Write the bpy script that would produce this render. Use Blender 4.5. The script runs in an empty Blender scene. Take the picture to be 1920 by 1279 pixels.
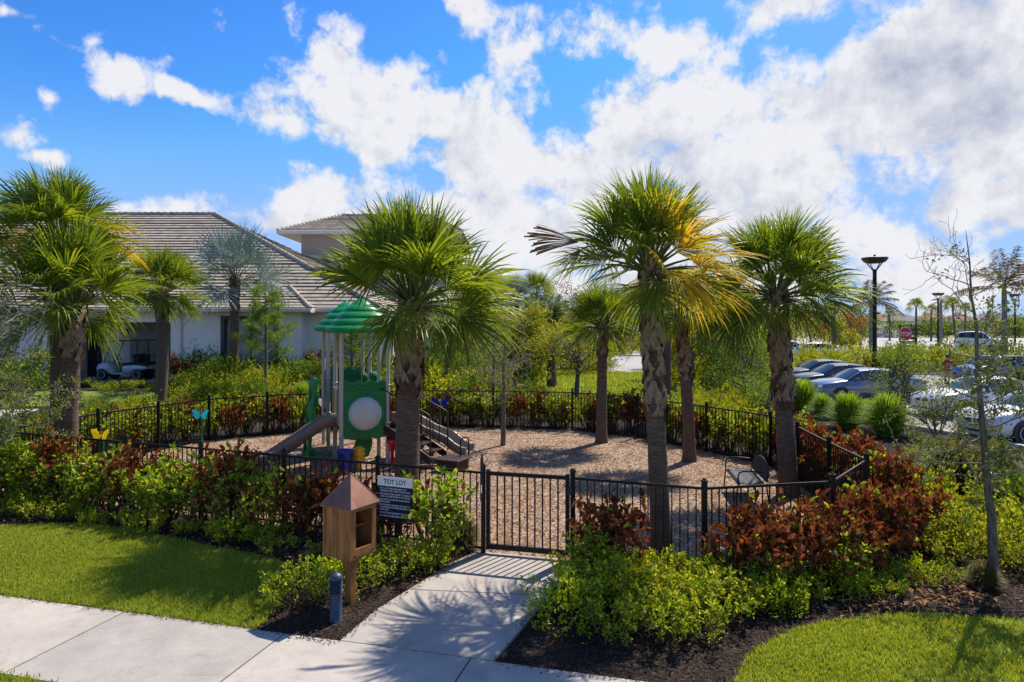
import bpy, math, numpy as np
from mathutils import Vector
R = math.radians
sc = bpy.context.scene
COL = sc.collection
# ---------------------------------------------------------------- camera, light, sky
F, H, YH = 1280.0, 3.4, 605.0           # focal length in photo pixels, eye height, horizon row
cam = bpy.data.cameras.new('camera'); camo = bpy.data.objects.new('camera', cam); COL.objects.link(camo)
camo.location = (0, 0, H); camo.rotation_euler = (R(90), 0, 0)
cam.sensor_width = 36; cam.lens = 36 * F / 1920; cam.shift_y = -(639.5 - YH) / 1920
cam.clip_start = .1; cam.clip_end = 3000
sc.camera = camo
sc.render.resolution_x, sc.render.resolution_y = 1024, 682
sc.view_settings.view_transform = 'Standard'; sc.view_settings.look = 'None'
sc.view_settings.exposure = 0.52; sc.view_settings.gamma = 1.0
sc.view_settings.use_curve_mapping = False
cy = sc.cycles
cy.max_bounces = 8; cy.diffuse_bounces = 3; cy.glossy_bounces = 3; cy.transmission_bounces = 6; cy.transparent_max_bounces = 8
cy.use_adaptive_sampling = True; cy.adaptive_threshold = .015
cy.sample_clamp_indirect = 6; cy.caustics_reflective = False; cy.caustics_refractive = False
cy.use_denoising = True
try: cy.denoiser = 'OPENIMAGEDENOISE'
except Exception: pass

SUN_AZ = math.atan2(.61, .79)           # from +Y towards +X
SUN_EL = R(51)
sd = Vector((math.sin(SUN_AZ) * math.cos(SUN_EL), math.cos(SUN_AZ) * math.cos(SUN_EL), math.sin(SUN_EL)))
sun = bpy.data.lights.new('sun', 'SUN'); suno = bpy.data.objects.new('sun', sun); COL.objects.link(suno)
sun.energy = 5.0; sun.angle = R(.5); sun.color = (1, .90, .75)
suno.rotation_euler = sd.to_track_quat('Z', 'Y').to_euler(); suno.location = (20, 20, 40)

W = bpy.data.worlds.new('World'); sc.world = W; W.use_nodes = True
SKY_STRENGTH = .13
def build_sky():
    nt = W.node_tree; nt.nodes.clear(); N = nt.nodes.new; L = nt.links.new
    out = N('ShaderNodeOutputWorld'); bg = N('ShaderNodeBackground'); bg.inputs['Strength'].default_value = SKY_STRENGTH
    L(bg.outputs[0], out.inputs[0])
    sky = N('ShaderNodeTexSky'); sky.sky_type = 'NISHITA'; sky.sun_disc = False
    sky.sun_elevation = SUN_EL; sky.sun_rotation = SUN_AZ; sky.altitude = 0; sky.air_density = 1.0; sky.dust_density = .4; sky.ozone_density = 2.5
    def m(op, a, b=None, c=None, clamp=False):
        n = N('ShaderNodeMath'); n.operation = op; n.use_clamp = clamp
        for i, v in enumerate((a, b, c)):
            if v is None: continue
            if isinstance(v, (int, float)): n.inputs[i].default_value = v
            else: L(v, n.inputs[i])
        return n.outputs[0]
    def mix(f, a, b):
        n = N('ShaderNodeMix'); n.data_type = 'RGBA'
        for s, v in ((n.inputs[0], f), (n.inputs[6], a), (n.inputs[7], b)):
            if isinstance(v, (int, float)): s.default_value = v
            elif isinstance(v, tuple): s.default_value = v
            else: L(v, s)
        return n.outputs[2]
    hs = N('ShaderNodeHueSaturation'); hs.inputs['Saturation'].default_value = 1.2; hs.inputs['Value'].default_value = 1.05; hs.inputs['Hue'].default_value = .495
    L(sky.outputs[0], hs.inputs['Color'])
    def mul(src, c):
        g_ = N('ShaderNodeMix'); g_.data_type = 'RGBA'; g_.blend_type = 'MULTIPLY'; g_.inputs[0].default_value = 1.0; g_.inputs[7].default_value = c; L(src, g_.inputs[6]); return g_.outputs[2]
    gm_ = N('ShaderNodeGamma'); gm_.inputs[1].default_value = 1.32; L(mul(hs.outputs[0], (SKY_STRENGTH,) * 3 + (1,)), gm_.inputs[0])
    gsky = mul(gm_.outputs[0], (.60 / SKY_STRENGTH, .84 / SKY_STRENGTH, 1.08 / SKY_STRENGTH, 1))
    dk = N('ShaderNodeMix'); dk.data_type = 'RGBA'; dk.blend_type = 'DARKEN'; dk.inputs[0].default_value = .85; dk.inputs[7].default_value = (.17 / SKY_STRENGTH, .335 / SKY_STRENGTH, .68 / SKY_STRENGTH, 1); L(gsky, dk.inputs[6]); gsky = dk.outputs[2]
    geo = N('ShaderNodeTexCoord'); sep = N('ShaderNodeSeparateXYZ'); L(geo.outputs['Generated'], sep.inputs[0])
    az = m('ARCTAN2', sep.outputs[0], sep.outputs[1])
    el = m('ARCSINE', sep.outputs[2])
    cmb = N('ShaderNodeCombineXYZ'); L(az, cmb.inputs[0]); L(el, cmb.inputs[1])
    # warp for ragged cloud edges
    def noise(vec, scale, detail=8, rough=.6, lac=2.1, out=0):
        n = N('ShaderNodeTexNoise'); n.noise_dimensions = '2D'; n.inputs['Scale'].default_value = scale; n.inputs['Detail'].default_value = detail
        n.inputs['Roughness'].default_value = rough; n.inputs['Lacunarity'].default_value = lac
        L(vec, n.inputs['Vector']); return n.outputs[out]
    def vadd(a, b, op='ADD'):
        n = N('ShaderNodeVectorMath'); n.operation = op
        for i, v in enumerate((a, b)):
            if isinstance(v, tuple): n.inputs[i].default_value = v
            else: L(v, n.inputs[i])
        return n.outputs[0]
    wn = noise(cmb.outputs[0], 7, 3, .5, 2, 1)
    wv = vadd(wn, (.5, .5, .5), 'SUBTRACT'); ws = N('ShaderNodeVectorMath'); ws.operation = 'SCALE'; L(wv, ws.inputs[0]); ws.inputs['Scale'].default_value = .07
    co = vadd(cmb.outputs[0], ws.outputs[0])
    co2 = vadd(co, (0, 0, 0), 'MULTIPLY'); nn = co2.node; nn.inputs[1].default_value = (1, 1, 0); co = co2
    def blobs(lst):
        acc = None
        for (px, py, rx, ry, rot, w) in lst:
            a = math.atan((px - 960) / F); e = math.atan((YH - py) / F * math.cos(a))
            mp = N('ShaderNodeMapping'); mp.vector_type = 'TEXTURE'; L(co, mp.inputs['Vector'])
            k = math.cos(a)
            mp.inputs['Location'].default_value = (a, e, 0); mp.inputs['Rotation'].default_value = (0, 0, R(-rot)); mp.inputs['Scale'].default_value = (rx / F * k * k, ry / F * k, 1)
            ln = N('ShaderNodeVectorMath'); ln.operation = 'LENGTH'; L(mp.outputs[0], ln.inputs[0])
            v = m('MULTIPLY_ADD', ln.outputs['Value'], -w, w)
            if acc is None: acc = v
            else:
                n = N('ShaderNodeMath'); n.operation = 'SMOOTH_MAX'; L(acc, n.inputs[0]); L(v, n.inputs[1]); n.inputs[2].default_value = .2; acc = n.outputs[0]
        return acc
    white = [(600,100,96,90,0,1),(660,185,147,107,25,1.1),(790,225,226,107,22,1.2),(960,290,294,136,12,1.3),(1180,235,215,107,5,1.15),(1130,330,339,124,8,1.3),(1330,350,249,124,18,1.2),(1000,420,475,113,0,1.2),(1500,390,169,113,18,1),(640,110,68,56,40,0.9),(820,115,45,45,0,0.5),(860,190,113,79,0,0.95),(720,250,181,68,22,1),(245,150,90,58,8,1.05),(350,184,120,34,10,.98),(215,185,40,16,0,0.4),(510,200,90,38,0,0.62),(890,10,56,56,50,0.6),(985,70,68,102,30,0.8),(1110,50,169,79,0,0.95),(1240,85,169,62,12,0.9),(1380,10,102,40,0,0.7),(1560,-10,294,90,0,1.1),(1790,110,407,181,0,1.6),(1480,165,124,124,10,1.0),(1640,190,249,113,12,1.2),(1470,235,192,43,8,0.9),(1400,215,102,68,0,0.8),(1880,290,215,113,0,1.2),(1700,335,102,62,0,0.9),(1840,370,271,136,0,1.2),(1660,450,339,79,0,1),(1700,520,508,62,0,0.8),(345,388,90,43,0,0.85),(430,400,158,50,0,0.95),(600,385,124,68,0,1),(530,425,192,47,0,0.95),(800,400,169,85,0,1),(245,385,45,20,0,0.5),(0,250,50,36,0,0.6),(62,302,56,15,0,0.6),(92,205,32,27,0,0.62),(432,50,32,29,0,0.55),(318,108,41,27,30,0.5),(115,66,61,18,0,0.4),(22,20,34,16,0,0.42),(195,70,34,14,0,0.35),(900,480,565,79,0,0.75),(1300,520,678,68,0,0.75),(1060,300,260,110,10,1.3),(860,300,160,90,20,1.2),(1200,400,360,110,5,1.2),(1420,200,110,60,10,0.8),(1350,165,110,50,5,.7),(1560,320,120,60,0,.7),(1500,300,120,50,10,.7)]
    grey = [(1740,100,340,170,0,1.0),(1640,185,230,85,15,.8),(1900,190,260,90,0,1.2),(1480,190,100,60,10,.6),(1750,390,60,110,0,.8),(1880,420,60,40,0,.6),(1770,330,40,80,30,.6),
            (1000,345,170,50,10,.5),(1220,300,160,50,0,.5),(1020,120,60,70,20,.45),(720,290,200,40,25,.4),(880,250,80,40,20,.35),(1100,420,260,60,0,.42),(800,420,120,50,0,.35),(1400,420,160,50,10,.4)]
    bm = blobs(white); gm = blobs(grey)
    gv = cmb.outputs[0]; off = vadd(gv, (.018, .03, 0))
    def cloudn(v):
        lo = m('MULTIPLY', m('SUBTRACT', noise(v, 6.0, 4, .55), .5), 2.0); vo = N('ShaderNodeTexVoronoi'); vo.feature = 'F1'; vo.voronoi_dimensions = '2D'; vo.normalize = True; vo.inputs['Scale'].default_value = 11; vo.inputs['Detail'].default_value = 5; vo.inputs['Roughness'].default_value = .55; vo.inputs['Lacunarity'].default_value = 2.2
        wv2 = N('ShaderNodeVectorMath'); wv2.operation = 'SCALE'; L(vadd(noise(v, 14, 5, .6, 2, 1), (.5, .5, .5), 'SUBTRACT'), wv2.inputs[0]); wv2.inputs['Scale'].default_value = .06; L(vadd(v, wv2.outputs[0]), vo.inputs['Vector'])
        hi = m('ADD', m('MULTIPLY', m('SUBTRACT', .36, vo.outputs['Distance']), 1.9), m('MULTIPLY', m('SUBTRACT', noise(v, 34, 8, .65), .5), .7))
        return m('ADD', lo, hi)
    n1 = cloudn(gv); n2 = cloudn(off)
    d0 = m('SUBTRACT', m('ADD', bm, n1), .25)
    behind = m('LESS_THAN', m('COSINE', az), .55)
    d1 = m('SUBTRACT', m('MULTIPLY', n1, 1.6), .38)
    dens = N('ShaderNodeMix'); dens.data_type = 'FLOAT'; L(behind, dens.inputs[0]); L(d0, dens.inputs[2]); L(d1, dens.inputs[3])
    mr = N('ShaderNodeMapRange'); mr.interpolation_type = 'SMOOTHSTEP'; L(dens.outputs[0], mr.inputs[0]); mr.inputs[1].default_value = -.06; mr.inputs[2].default_value = .54
    alpha = m('MULTIPLY', mr.outputs[0], .97)
    # relief: darker where the cloud is thicker towards the sun
    rel = m('MULTIPLY', m('SUBTRACT', n2, n1), .8)
    thick = m('MULTIPLY', m('SUBTRACT', dens.outputs[0], .5), .07, clamp=True)
    gsh = m('MULTIPLY', m('ADD', gm, m('MULTIPLY', n1, .35)), .62, clamp=True)
    shade = m('ADD', m('ADD', rel, thick), gsh, clamp=True)
    k = 1 / SKY_STRENGTH
    ccol = mix(shade, (.62 * k, .62 * k, .64 * k, 1), (.29 * k, .32 * k, .41 * k, 1))
    # haze whitening towards the horizon
    hz = N('ShaderNodeMapRange'); hz.interpolation_type = 'SMOOTHSTEP'; L(el, hz.inputs[0]); hz.inputs[1].default_value = .32; hz.inputs[2].default_value = -.02
    base = mix(m('MULTIPLY', hz.outputs[0], .6), gsky, (.33 * k, .43 * k, .64 * k, 1))
    skyc = mix(alpha, base, ccol)
    low = m('LESS_THAN', el, -.01)
    fin = mix(low, skyc, (.25 * k, .27 * k, .25 * k, 1))
    L(fin, bg.inputs['Color'])
    W.cycles.sampling_method = 'MANUAL'; W.cycles.sample_map_resolution = 512
build_sky()

# ---------------------------------------------------------------- helpers
def G(x, y, z=0.0):                       # photo pixel on the plane at height z
    Y = F * (H - z) / (y - YH); return np.array([(x - 960) * Y / F, Y, z])
def D_(x, y, Y):                          # photo pixel at distance Y
    return np.array([(x - 960) * Y / F, Y, H - (y - YH) * Y / F])
def gz(x, y):                             # ground height: level, with a low rise carrying the clubhouse
    x = np.asarray(x, float); y = np.asarray(y, float)
    def ss(a, b, v):
        t = np.clip((v - a) / (b - a), 0, 1); return t * t * (3 - 2 * t)
    return .67 * ss(21.5, 29.0, y) * (1 - ss(-5.0, 0.5, x)) * (1 - ss(60, 80, y))
def unit(v):
    v = np.asarray(v, float); return v / np.maximum(np.linalg.norm(v, axis=-1, keepdims=True), 1e-9)
def rotz(a):
    c, s = math.cos(a), math.sin(a); return np.array([[c, -s, 0], [s, c, 0], [0, 0, 1.]])
def rotx(a):
    c, s = math.cos(a), math.sin(a); return np.array([[1., 0, 0], [0, c, -s], [0, s, c]])
def roty(a):
    c, s = math.cos(a), math.sin(a); return np.array([[c, 0, s], [0, 1., 0], [-s, 0, c]])

class MB:
    def __init__(s): s.V = []; s.Fc = []; s.n = 0
    def add(s, v, f, mat=0, smooth=False):
        v = np.asarray(v, float).reshape(-1, 3)
        if isinstance(f, np.ndarray): f = [f]
        elif isinstance(f[0], np.ndarray): pass
        else:
            d = {}
            for q in f: d.setdefault(len(q), []).append(q)
            f = [np.array(x, int) for x in d.values()]
        for a in f: s.Fc.append((a + s.n, mat, smooth))
        s.V.append(v); s.n += len(v); return s
    def box(s, c, d, rot=None, bev=0.0, mat=0):
        d = np.array(d, float) / 2
        if bev <= 0:
            v = np.array([[x, y, z] for x in (-1, 1) for y in (-1, 1) for z in (-1, 1)], float) * d
            f = [(0,1,3,2),(4,6,7,5),(0,4,5,1),(2,3,7,6),(0,2,6,4),(1,5,7,3)]
        else:
            b = min(bev, *(d * .95)); v = []; idx = {}
            for sx in (-1, 1):
                for sy in (-1, 1):
                    for sz in (-1, 1):
                        for ax in range(3):
                            p = np.array([sx, sy, sz]) * (d - b); p[ax] = (sx, sy, sz)[ax] * d[ax]
                            idx[(sx, sy, sz, ax)] = len(v); v.append(p)
            f = []
            for ax in range(3):
                o = [i for i in range(3) if i != ax]
                for sg in (-1, 1):
                    q = []
                    for a, bb in ((-1,-1),(1,-1),(1,1),(-1,1)):
                        k = [0,0,0]; k[ax] = sg; k[o[0]] = a; k[o[1]] = bb; q.append(idx[(*k, ax)])
                    if (sg > 0) != (ax != 1): q = q[::-1]
                    f.append(tuple(q))
            for ax in range(3):
                o = [i for i in range(3) if i != ax]
                for a in (-1, 1):
                    for bb in (-1, 1):
                        k0 = [0,0,0]; k1 = [0,0,0]; k0[ax] = -1; k1[ax] = 1
                        for k in (k0, k1): k[o[0]] = a; k[o[1]] = bb
                        f.append((idx[(*k0, o[0])], idx[(*k1, o[0])], idx[(*k1, o[1])], idx[(*k0, o[1])]))
            for sx in (-1, 1):
                for sy in (-1, 1):
                    for sz in (-1, 1): f.append(tuple(idx[(sx, sy, sz, a)] for a in range(3)))
            v = np.array(v)
        if rot is not None: v = v @ (rotz(rot) if np.isscalar(rot) else rot).T
        return s.add(v + np.array(c, float), f, mat)
    def tube(s, pts, rad, n=8, mat=0, cap=True, smooth=True, sx=1.0):
        pts = np.array(pts, float); m = len(pts); rad = np.broadcast_to(np.array(rad, float), (m,))
        t = np.zeros_like(pts); t[1:-1] = pts[2:] - pts[:-2]; t[0] = pts[1] - pts[0]; t[-1] = pts[-1] - pts[-2]; t = unit(t)
        up = np.array([0, 0, 1.]) if abs(t[0][2]) < .9 else np.array([1., 0, 0])
        u = unit(np.cross(up, t[0])); V = []; a = np.arange(n) * 2 * math.pi / n
        for i in range(m):
            u = unit(u - t[i] * np.dot(u, t[i])); w = np.cross(t[i], u)
            V.append(pts[i] + rad[i] * (np.cos(a)[:, None] * u * sx + np.sin(a)[:, None] * w))
        V = np.concatenate(V); i = np.arange(m - 1)[:, None] * n; j = np.arange(n)[None]; k = (j + 1) % n
        q = np.stack([i + j, i + k, i + n + k, i + n + j], -1).reshape(-1, 4)
        b = s.n; s.add(V, q, mat, smooth)
        if cap:
            s.add(V[:n], [tuple(range(n))[::-1]], mat); s.add(V[-n:], [tuple(range(n))], mat)
        return s
    def lathe(s, prof, n=24, c=(0, 0, 0), mat=0, smooth=True, rot=None):
        prof = np.array(prof, float); m = len(prof); a = np.arange(n) * 2 * math.pi / n
        V = np.stack([prof[:, 0][:, None] * np.cos(a), prof[:, 0][:, None] * np.sin(a), np.repeat(prof[:, 1][:, None], n, 1)], -1).reshape(-1, 3)
        i = np.arange(m - 1)[:, None] * n; j = np.arange(n)[None]; k = (j + 1) % n
        q = np.stack([i + j, i + k, i + n + k, i + n + j], -1).reshape(-1, 4)
        if rot is not None: V = V @ rot.T
        V = V + np.array(c, float); s.add(V, q, mat, smooth)
        if prof[0, 0] > 1e-4: s.add(V[:n], [tuple(range(n))[::-1]], mat)
        if prof[-1, 0] > 1e-4: s.add(V[-n:], [tuple(range(n))], mat)
        return s
    def loft(s, rings, closed=True, mat=0, smooth=True, caps=False):
        rings = np.array(rings, float); m, n = rings.shape[:2]; V = rings.reshape(-1, 3)
        i = np.arange(m - 1)[:, None] * n; j = np.arange(n if closed else n - 1)[None]; k = (j + 1) % n
        q = np.stack([i + j, i + k, i + n + k, i + n + j], -1).reshape(-1, 4)
        s.add(V, q, mat, smooth)
        if caps: s.add(rings[0], [tuple(range(n))[::-1]], mat); s.add(rings[-1], [tuple(range(n))], mat)
        return s
    def prism(s, poly, z0, z1, mat=0, M=None, c=(0, 0, 0)):      # polygon in local xy, extruded along z, then turned by M
        p = np.array(poly, float); n = len(p)
        V = np.concatenate([np.c_[p, np.full(n, z0)], np.c_[p, np.full(n, z1)]])
        if M is not None: V = V @ np.asarray(M).T
        V = V + np.array(c, float)
        f = [tuple(range(n))[::-1], tuple(range(n, 2 * n))] + [(i, (i + 1) % n, n + (i + 1) % n, n + i) for i in range(n)]
        return s.add(V, f, mat)
    def leaves(s, P, Dr, Nn, L, Wd, mat=0, fold=.25, rhomb=False, curl=0.0):
        P = np.asarray(P, float); n = len(P); Dr = unit(Dr); S = unit(np.cross(Dr, Nn)); Nn = np.cross(S, Dr)
        L = np.broadcast_to(L, (n,))[:, None]; Wd = np.broadcast_to(Wd, (n,))[:, None]
        if rhomb:
            V = np.stack([P, P + Dr * L * .5 - S * Wd * .5 + Nn * Wd * fold, P + Dr * L - Nn * curl * L, P + Dr * L * .5 + S * Wd * .5 + Nn * Wd * fold], 1)
            q = np.arange(n)[:, None] * 4 + np.array([[0, 3, 2, 1]])
        else:
            up = Nn * Wd * fold
            V = np.stack([P, P + Dr * L * .38 - S * Wd * .43 + up, P + Dr * L * .75 - S * Wd * .42 + up - Nn * curl * L * .5, P + Dr * L - Nn * curl * L,
                          P + Dr * L * .75 + S * Wd * .42 + up - Nn * curl * L * .5, P + Dr * L * .38 + S * Wd * .43 + up], 1)
            q = (np.arange(n)[:, None, None] * 6 + np.array([[[0, 3, 2, 1], [0, 5, 4, 3]]])).reshape(-1, 4)
        return s.add(V.reshape(-1, 3), q, mat)
    def mesh(s, name):
        me = bpy.data.meshes.new(name); V = np.concatenate(s.V) if s.V else np.zeros((0, 3))
        me.vertices.add(len(V)); me.vertices.foreach_set('co', V.astype(np.float32).ravel())
        lp = np.concatenate([a.ravel() for a, _, _ in s.Fc]) if s.Fc else np.zeros(0, int)
        ct = np.concatenate([np.full(len(a), a.shape[1]) for a, _, _ in s.Fc]) if s.Fc else np.zeros(0, int)
        st = np.concatenate([[0], np.cumsum(ct)[:-1]]) if len(ct) else np.zeros(0, int)
        me.loops.add(len(lp)); me.loops.foreach_set('vertex_index', lp.astype(np.int32))
        me.polygons.add(len(ct)); me.polygons.foreach_set('loop_start', st.astype(np.int32))
        if len(ct):
            me.polygons.foreach_set('material_index', np.concatenate([np.full(len(a), m) for a, m, _ in s.Fc]).astype(np.int32))
            me.polygons.foreach_set('use_smooth', np.concatenate([np.full(len(a), sm) for a, _, sm in s.Fc]).astype(bool))
        me.update(calc_edges=True); me.validate(); return me

def tag(o, label=None, cat=None, group=None, kind=None):
    if label: o['label'] = label
    if cat: o['category'] = cat
    if group: o['group'] = group
    if kind: o['kind'] = kind
    return o
def obj(name, mb, mats, parent=None, loc=(0, 0, 0), rz=0.0):
    me = mb if isinstance(mb, bpy.types.Mesh) else mb.mesh(name)
    if not isinstance(mats, (list, tuple)): mats = [mats]
    if not me.materials:
        for x in mats: me.materials.append(x)
    o = bpy.data.objects.new(name, me); COL.objects.link(o); o.location = loc; o.rotation_euler = (0, 0, rz)
    if parent: o.parent = parent
    return o
def thing(name, loc, label, cat, group=None, rz=0.0, scale=1.0):
    o = bpy.data.objects.new(name, None); COL.objects.link(o); o.location = tuple(loc); o.rotation_euler = (0, 0, rz); o.scale = (scale,) * 3
    o.empty_display_size = .2
    return tag(o, label, cat, group)
def dup(root, loc, rz=0.0, scale=None, label=None, cat=None, group=None):
    def cp(o, par):
        c = o.copy(); COL.objects.link(c)
        if par is not None: c.parent = par
        for ch in list(o.children): cp(ch, c)
        return c
    r = cp(root, None); r.location = tuple(loc); r.rotation_euler = (0, 0, rz)
    if scale is not None: r.scale = scale if isinstance(scale, tuple) else (scale,) * 3
    return tag(r, label, cat, group)
def struct(name, mb, mats, kind='structure'):
    o = obj(name, mb, mats); o['kind'] = kind; return o

# ---------------------------------------------------------------- materials
MATS = {}
class NT:
    def __init__(s, name):
        s.m = bpy.data.materials.new(name); s.m.use_nodes = True; s.t = s.m.node_tree; s.b = s.t.nodes['Principled BSDF']; s.out = s.t.nodes['Material Output']
        MATS[name] = s.m
    def n(s, typ, **kw):
        x = s.t.nodes.new('ShaderNode' + typ)
        for k, v in kw.items():
            if hasattr(x, k): setattr(x, k, v)
        return x
    def l(s, a, b): s.t.links.new(a, b)
    def put(s, sock, v):
        if isinstance(v, bpy.types.NodeSocket): s.l(v, sock)
        elif isinstance(v, tuple) and len(v) == 3 and sock.type == 'RGBA': sock.default_value = (*v, 1)
        else: sock.default_value = v
    def coord(s, which='Object'): return s.n('TexCoord').outputs[which]
    def pos(s): return s.n('NewGeometry').outputs['Position']
    def noise(s, scale, detail=6, rough=.55, vec=None, out='Fac', dist=0.0):
        x = s.n('TexNoise'); x.inputs['Scale'].default_value = scale; x.inputs['Detail'].default_value = detail; x.inputs['Roughness'].default_value = rough; x.inputs['Distortion'].default_value = dist
        s.l(vec if vec is not None else s.pos(), x.inputs['Vector']); return x.outputs[out]
    def scale(s, v, sc_):
        x = s.n('Mapping'); s.l(v, x.inputs['Vector']); x.inputs['Scale'].default_value = sc_; return x.outputs[0]
    def ramp(s, fac, stops, interp='LINEAR'):
        x = s.n('ValToRGB'); s.l(fac, x.inputs[0]); cr = x.color_ramp; cr.interpolation = interp
        while len(cr.elements) < len(stops): cr.elements.new(.5)
        for e, (p, c) in zip(cr.elements, stops): e.position = p; e.color = (*c, 1)
        return x.outputs[0]
    def mix(s, f, a, b, bt='MIX'):
        x = s.n('Mix'); x.data_type = 'RGBA'; x.blend_type = bt
        for so, v in ((x.inputs[0], f), (x.inputs[6], a), (x.inputs[7], b)): s.put(so, v)
        return x.outputs[2]
    def math(s, op, a, b=0.0, clamp=False):
        x = s.n('Math'); x.operation = op; x.use_clamp = clamp; s.put(x.inputs[0], a); s.put(x.inputs[1], b); return x.outputs[0]
    def bump(s, h, strength=.3, dist=.02):
        x = s.n('Bump'); x.inputs['Strength'].default_value = strength; x.inputs['Distance'].default_value = dist; s.l(h, x.inputs['Height']); s.l(x.outputs[0], s.b.inputs['Normal']); return x
    def set(s, **kw):
        for k, v in kw.items(): s.put(s.b.inputs[k.replace('_', ' ')], v)
        return s.m

def plain(name, c, rough=.5, metal=0.0, var=.12, scale=6, bump=0.0, spec=.5, coat=0.0):
    t = NT(name); nz = t.noise(scale, 5)
    lo = tuple(x * (1 - var) for x in c); hi = tuple(min(1, x * (1 + var)) for x in c)
    t.set(Base_Color=t.ramp(nz, [(.3, lo), (.7, hi)]), Roughness=rough, Metallic=metal, Specular_IOR_Level=spec)
    if coat: t.set(Coat_Weight=coat, Coat_Roughness=.05)
    if bump: t.bump(t.noise(scale * 8, 4), bump, .01)
    return t.m
def leaf(name, stops, rough=.45, tr=.38, tint=(1.25, 1.15, .55), spec=.4, wob=.25):
    rough, spec = rough + .12, spec * .5
    """leaf material: colour varies from leaf to leaf, light passes through"""
    t = NT(name); rnd = t.n('NewGeometry').outputs['Random Per Island']
    big = t.noise(1.3, 2)
    f = t.math('ADD', t.math('MULTIPLY', rnd, 1 - wob), t.math('MULTIPLY', big, wob))
    c = t.ramp(f, stops); t.set(Base_Color=c, Roughness=rough, Specular_IOR_Level=spec)
    tb = t.n('BsdfTranslucent'); t.l(t.mix(1.0, c, tint, 'MULTIPLY'), tb.inputs['Color'])
    ms = t.n('MixShader'); ms.inputs[0].default_value = tr
    t.l(t.b.outputs[0], ms.inputs[1]); t.l(tb.outputs[0], ms.inputs[2]); t.l(ms.outputs[0], t.out.inputs[0])
    return t.m

M_palm = leaf('palm_green', [(0, (.055, .105, .015)), (.5, (.13, .205, .024)), (.85, (.25, .32, .04)), (1, (.36, .40, .07))], .36, .42, (1.5, 1.3, .4), .5)
M_palmY = leaf('palm_yellow', [(0, (0.220, 0.264, 0.025)), (.45, (0.468, 0.396, 0.030)), (.8, (0.688, 0.436, 0.040)), (1, (0.578, 0.224, 0.030))], .45, .4, (1.2, 1.1, .5))
M_palmB = leaf('palm_dead', [(0, (.10, .055, .035)), (1, (.24, .14, .09))], .7, .15)
M_silver = leaf('palm_silver', [(0, (0.149, 0.207, 0.184)), (1, (0.310, 0.391, 0.356))], .55, .2, (1, 1, .9))
M_palmF = leaf('palm_feather', [(0, (0.064, 0.112, 0.014)), (1, (0.192, 0.270, 0.036))], .4, .35)
M_palmR = leaf('palm_feather_brown', [(0, (0.112, 0.072, 0.036)), (.6, (0.224, 0.143, 0.072)), (1, (0.140, 0.156, 0.048))], .6, .25)
M_petiole = plain('palm_petiole', (.10, .115, .03), .55, spec=.25)
M_coco = leaf('cocoplum_green', [(0, (0.112, 0.189, 0.018)), (.5, (0.246, 0.367, 0.032)), (.85, (0.470, 0.540, 0.055)), (1, (0.672, 0.626, 0.100))], .32, .4, (1.4, 1.3, .45), .5)
M_dead = leaf('cocoplum_dead', [(0, (.062, .019, .009)), (.45, (.20, .058, .02)), (.8, (.36, .13, .048)), (1, (.54, .30, .16))], .5, .28, (1.25, 1.0, .7), .45)
M_low = leaf('low_shrub', [(0, (0.114, 0.208, 0.014)), (.5, (0.251, 0.380, 0.022)), (.85, (0.502, 0.588, 0.036)), (1, (0.850, 0.759, 0.060))], .3, .38, (1.4, 1.25, .45), .5)
M_lowY = leaf('low_shrub_yellow', [(0, (0.155, 0.238, 0.018)), (.5, (0.397, 0.446, 0.030)), (1, (0.850, 0.683, 0.060))], .33, .42, (1.3, 1.2, .45), .5)
M_gold = leaf('golden_shrub', [(0, (.10, .155, .014)), (.5, (.31, .34, .028)), (.85, (.56, .51, .05)), (1, (.70, .57, .08))], .45, .42, (1.2, 1.15, .5))
M_dark = leaf('dark_shrub', [(0, (0.050, 0.108, 0.014)), (.6, (0.120, 0.198, 0.024)), (1, (0.280, 0.342, 0.060))], .4, .33)
M_red = leaf('red_shrub', [(0, (0.091, 0.026, 0.017)), (.6, (0.247, 0.065, 0.036)), (1, (0.130, 0.156, 0.036))], .4, .3, (1.5, .9, .6))
M_grass = leaf('tuft_grass', [(0, (.12, .22, .02)), (.6, (.26, .42, .04)), (1, (.48, .56, .10))], .4, .42, (1.3, 1.2, .45))
M_lawn = leaf('lawn_blade', [(0, (0.195, 0.256, 0.033)), (.6, (0.329, 0.403, 0.053)), (.9, (0.537, 0.525, 0.121)), (1, (0.756, 0.647, 0.286))], .5, .4, (1.3, 1.2, .45), .3, .45)
M_oak = leaf('oak_leaf', [(0, (0.068, 0.105, 0.023)), (.6, (0.150, 0.203, 0.046)), (1, (0.330, 0.330, 0.091))], .4, .35)
M_olive = leaf('olive_tree_leaf', [(0, (0.121, 0.172, 0.017)), (.5, (0.276, 0.314, 0.030)), (1, (0.621, 0.502, 0.060))], .45, .42)
M_rust = leaf('rust_tree_leaf', [(0, (0.156, 0.072, 0.030)), (.5, (0.338, 0.156, 0.060)), (1, (0.390, 0.312, 0.060))], .5, .38, (1.3, 1, .6))
M_green = leaf('tree_leaf', [(0, (0.064, 0.125, 0.016)), (.5, (0.149, 0.240, 0.026)), (1, (0.340, 0.403, 0.052))], .4, .38)
M_pine = leaf('pine_needle', [(0, (0.080, 0.160, 0.023)), (.6, (0.176, 0.288, 0.039)), (1, (0.352, 0.432, 0.078))], .45, .35)
def bark(name, c, sc_=(30, 30, 8), bump=.6):
    t = NT(name); v = t.scale(t.coord('Object'), sc_); nz = t.noise(1, 6, .6, v)
    t.set(Base_Color=t.ramp(nz, [(.3, tuple(x * .45 for x in c)), (.55, c), (.75, tuple(min(1, x * 1.5) for x in c))]), Roughness=.9, Specular_IOR_Level=.2)
    t.bump(nz, bump, .03); return t.m
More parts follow.
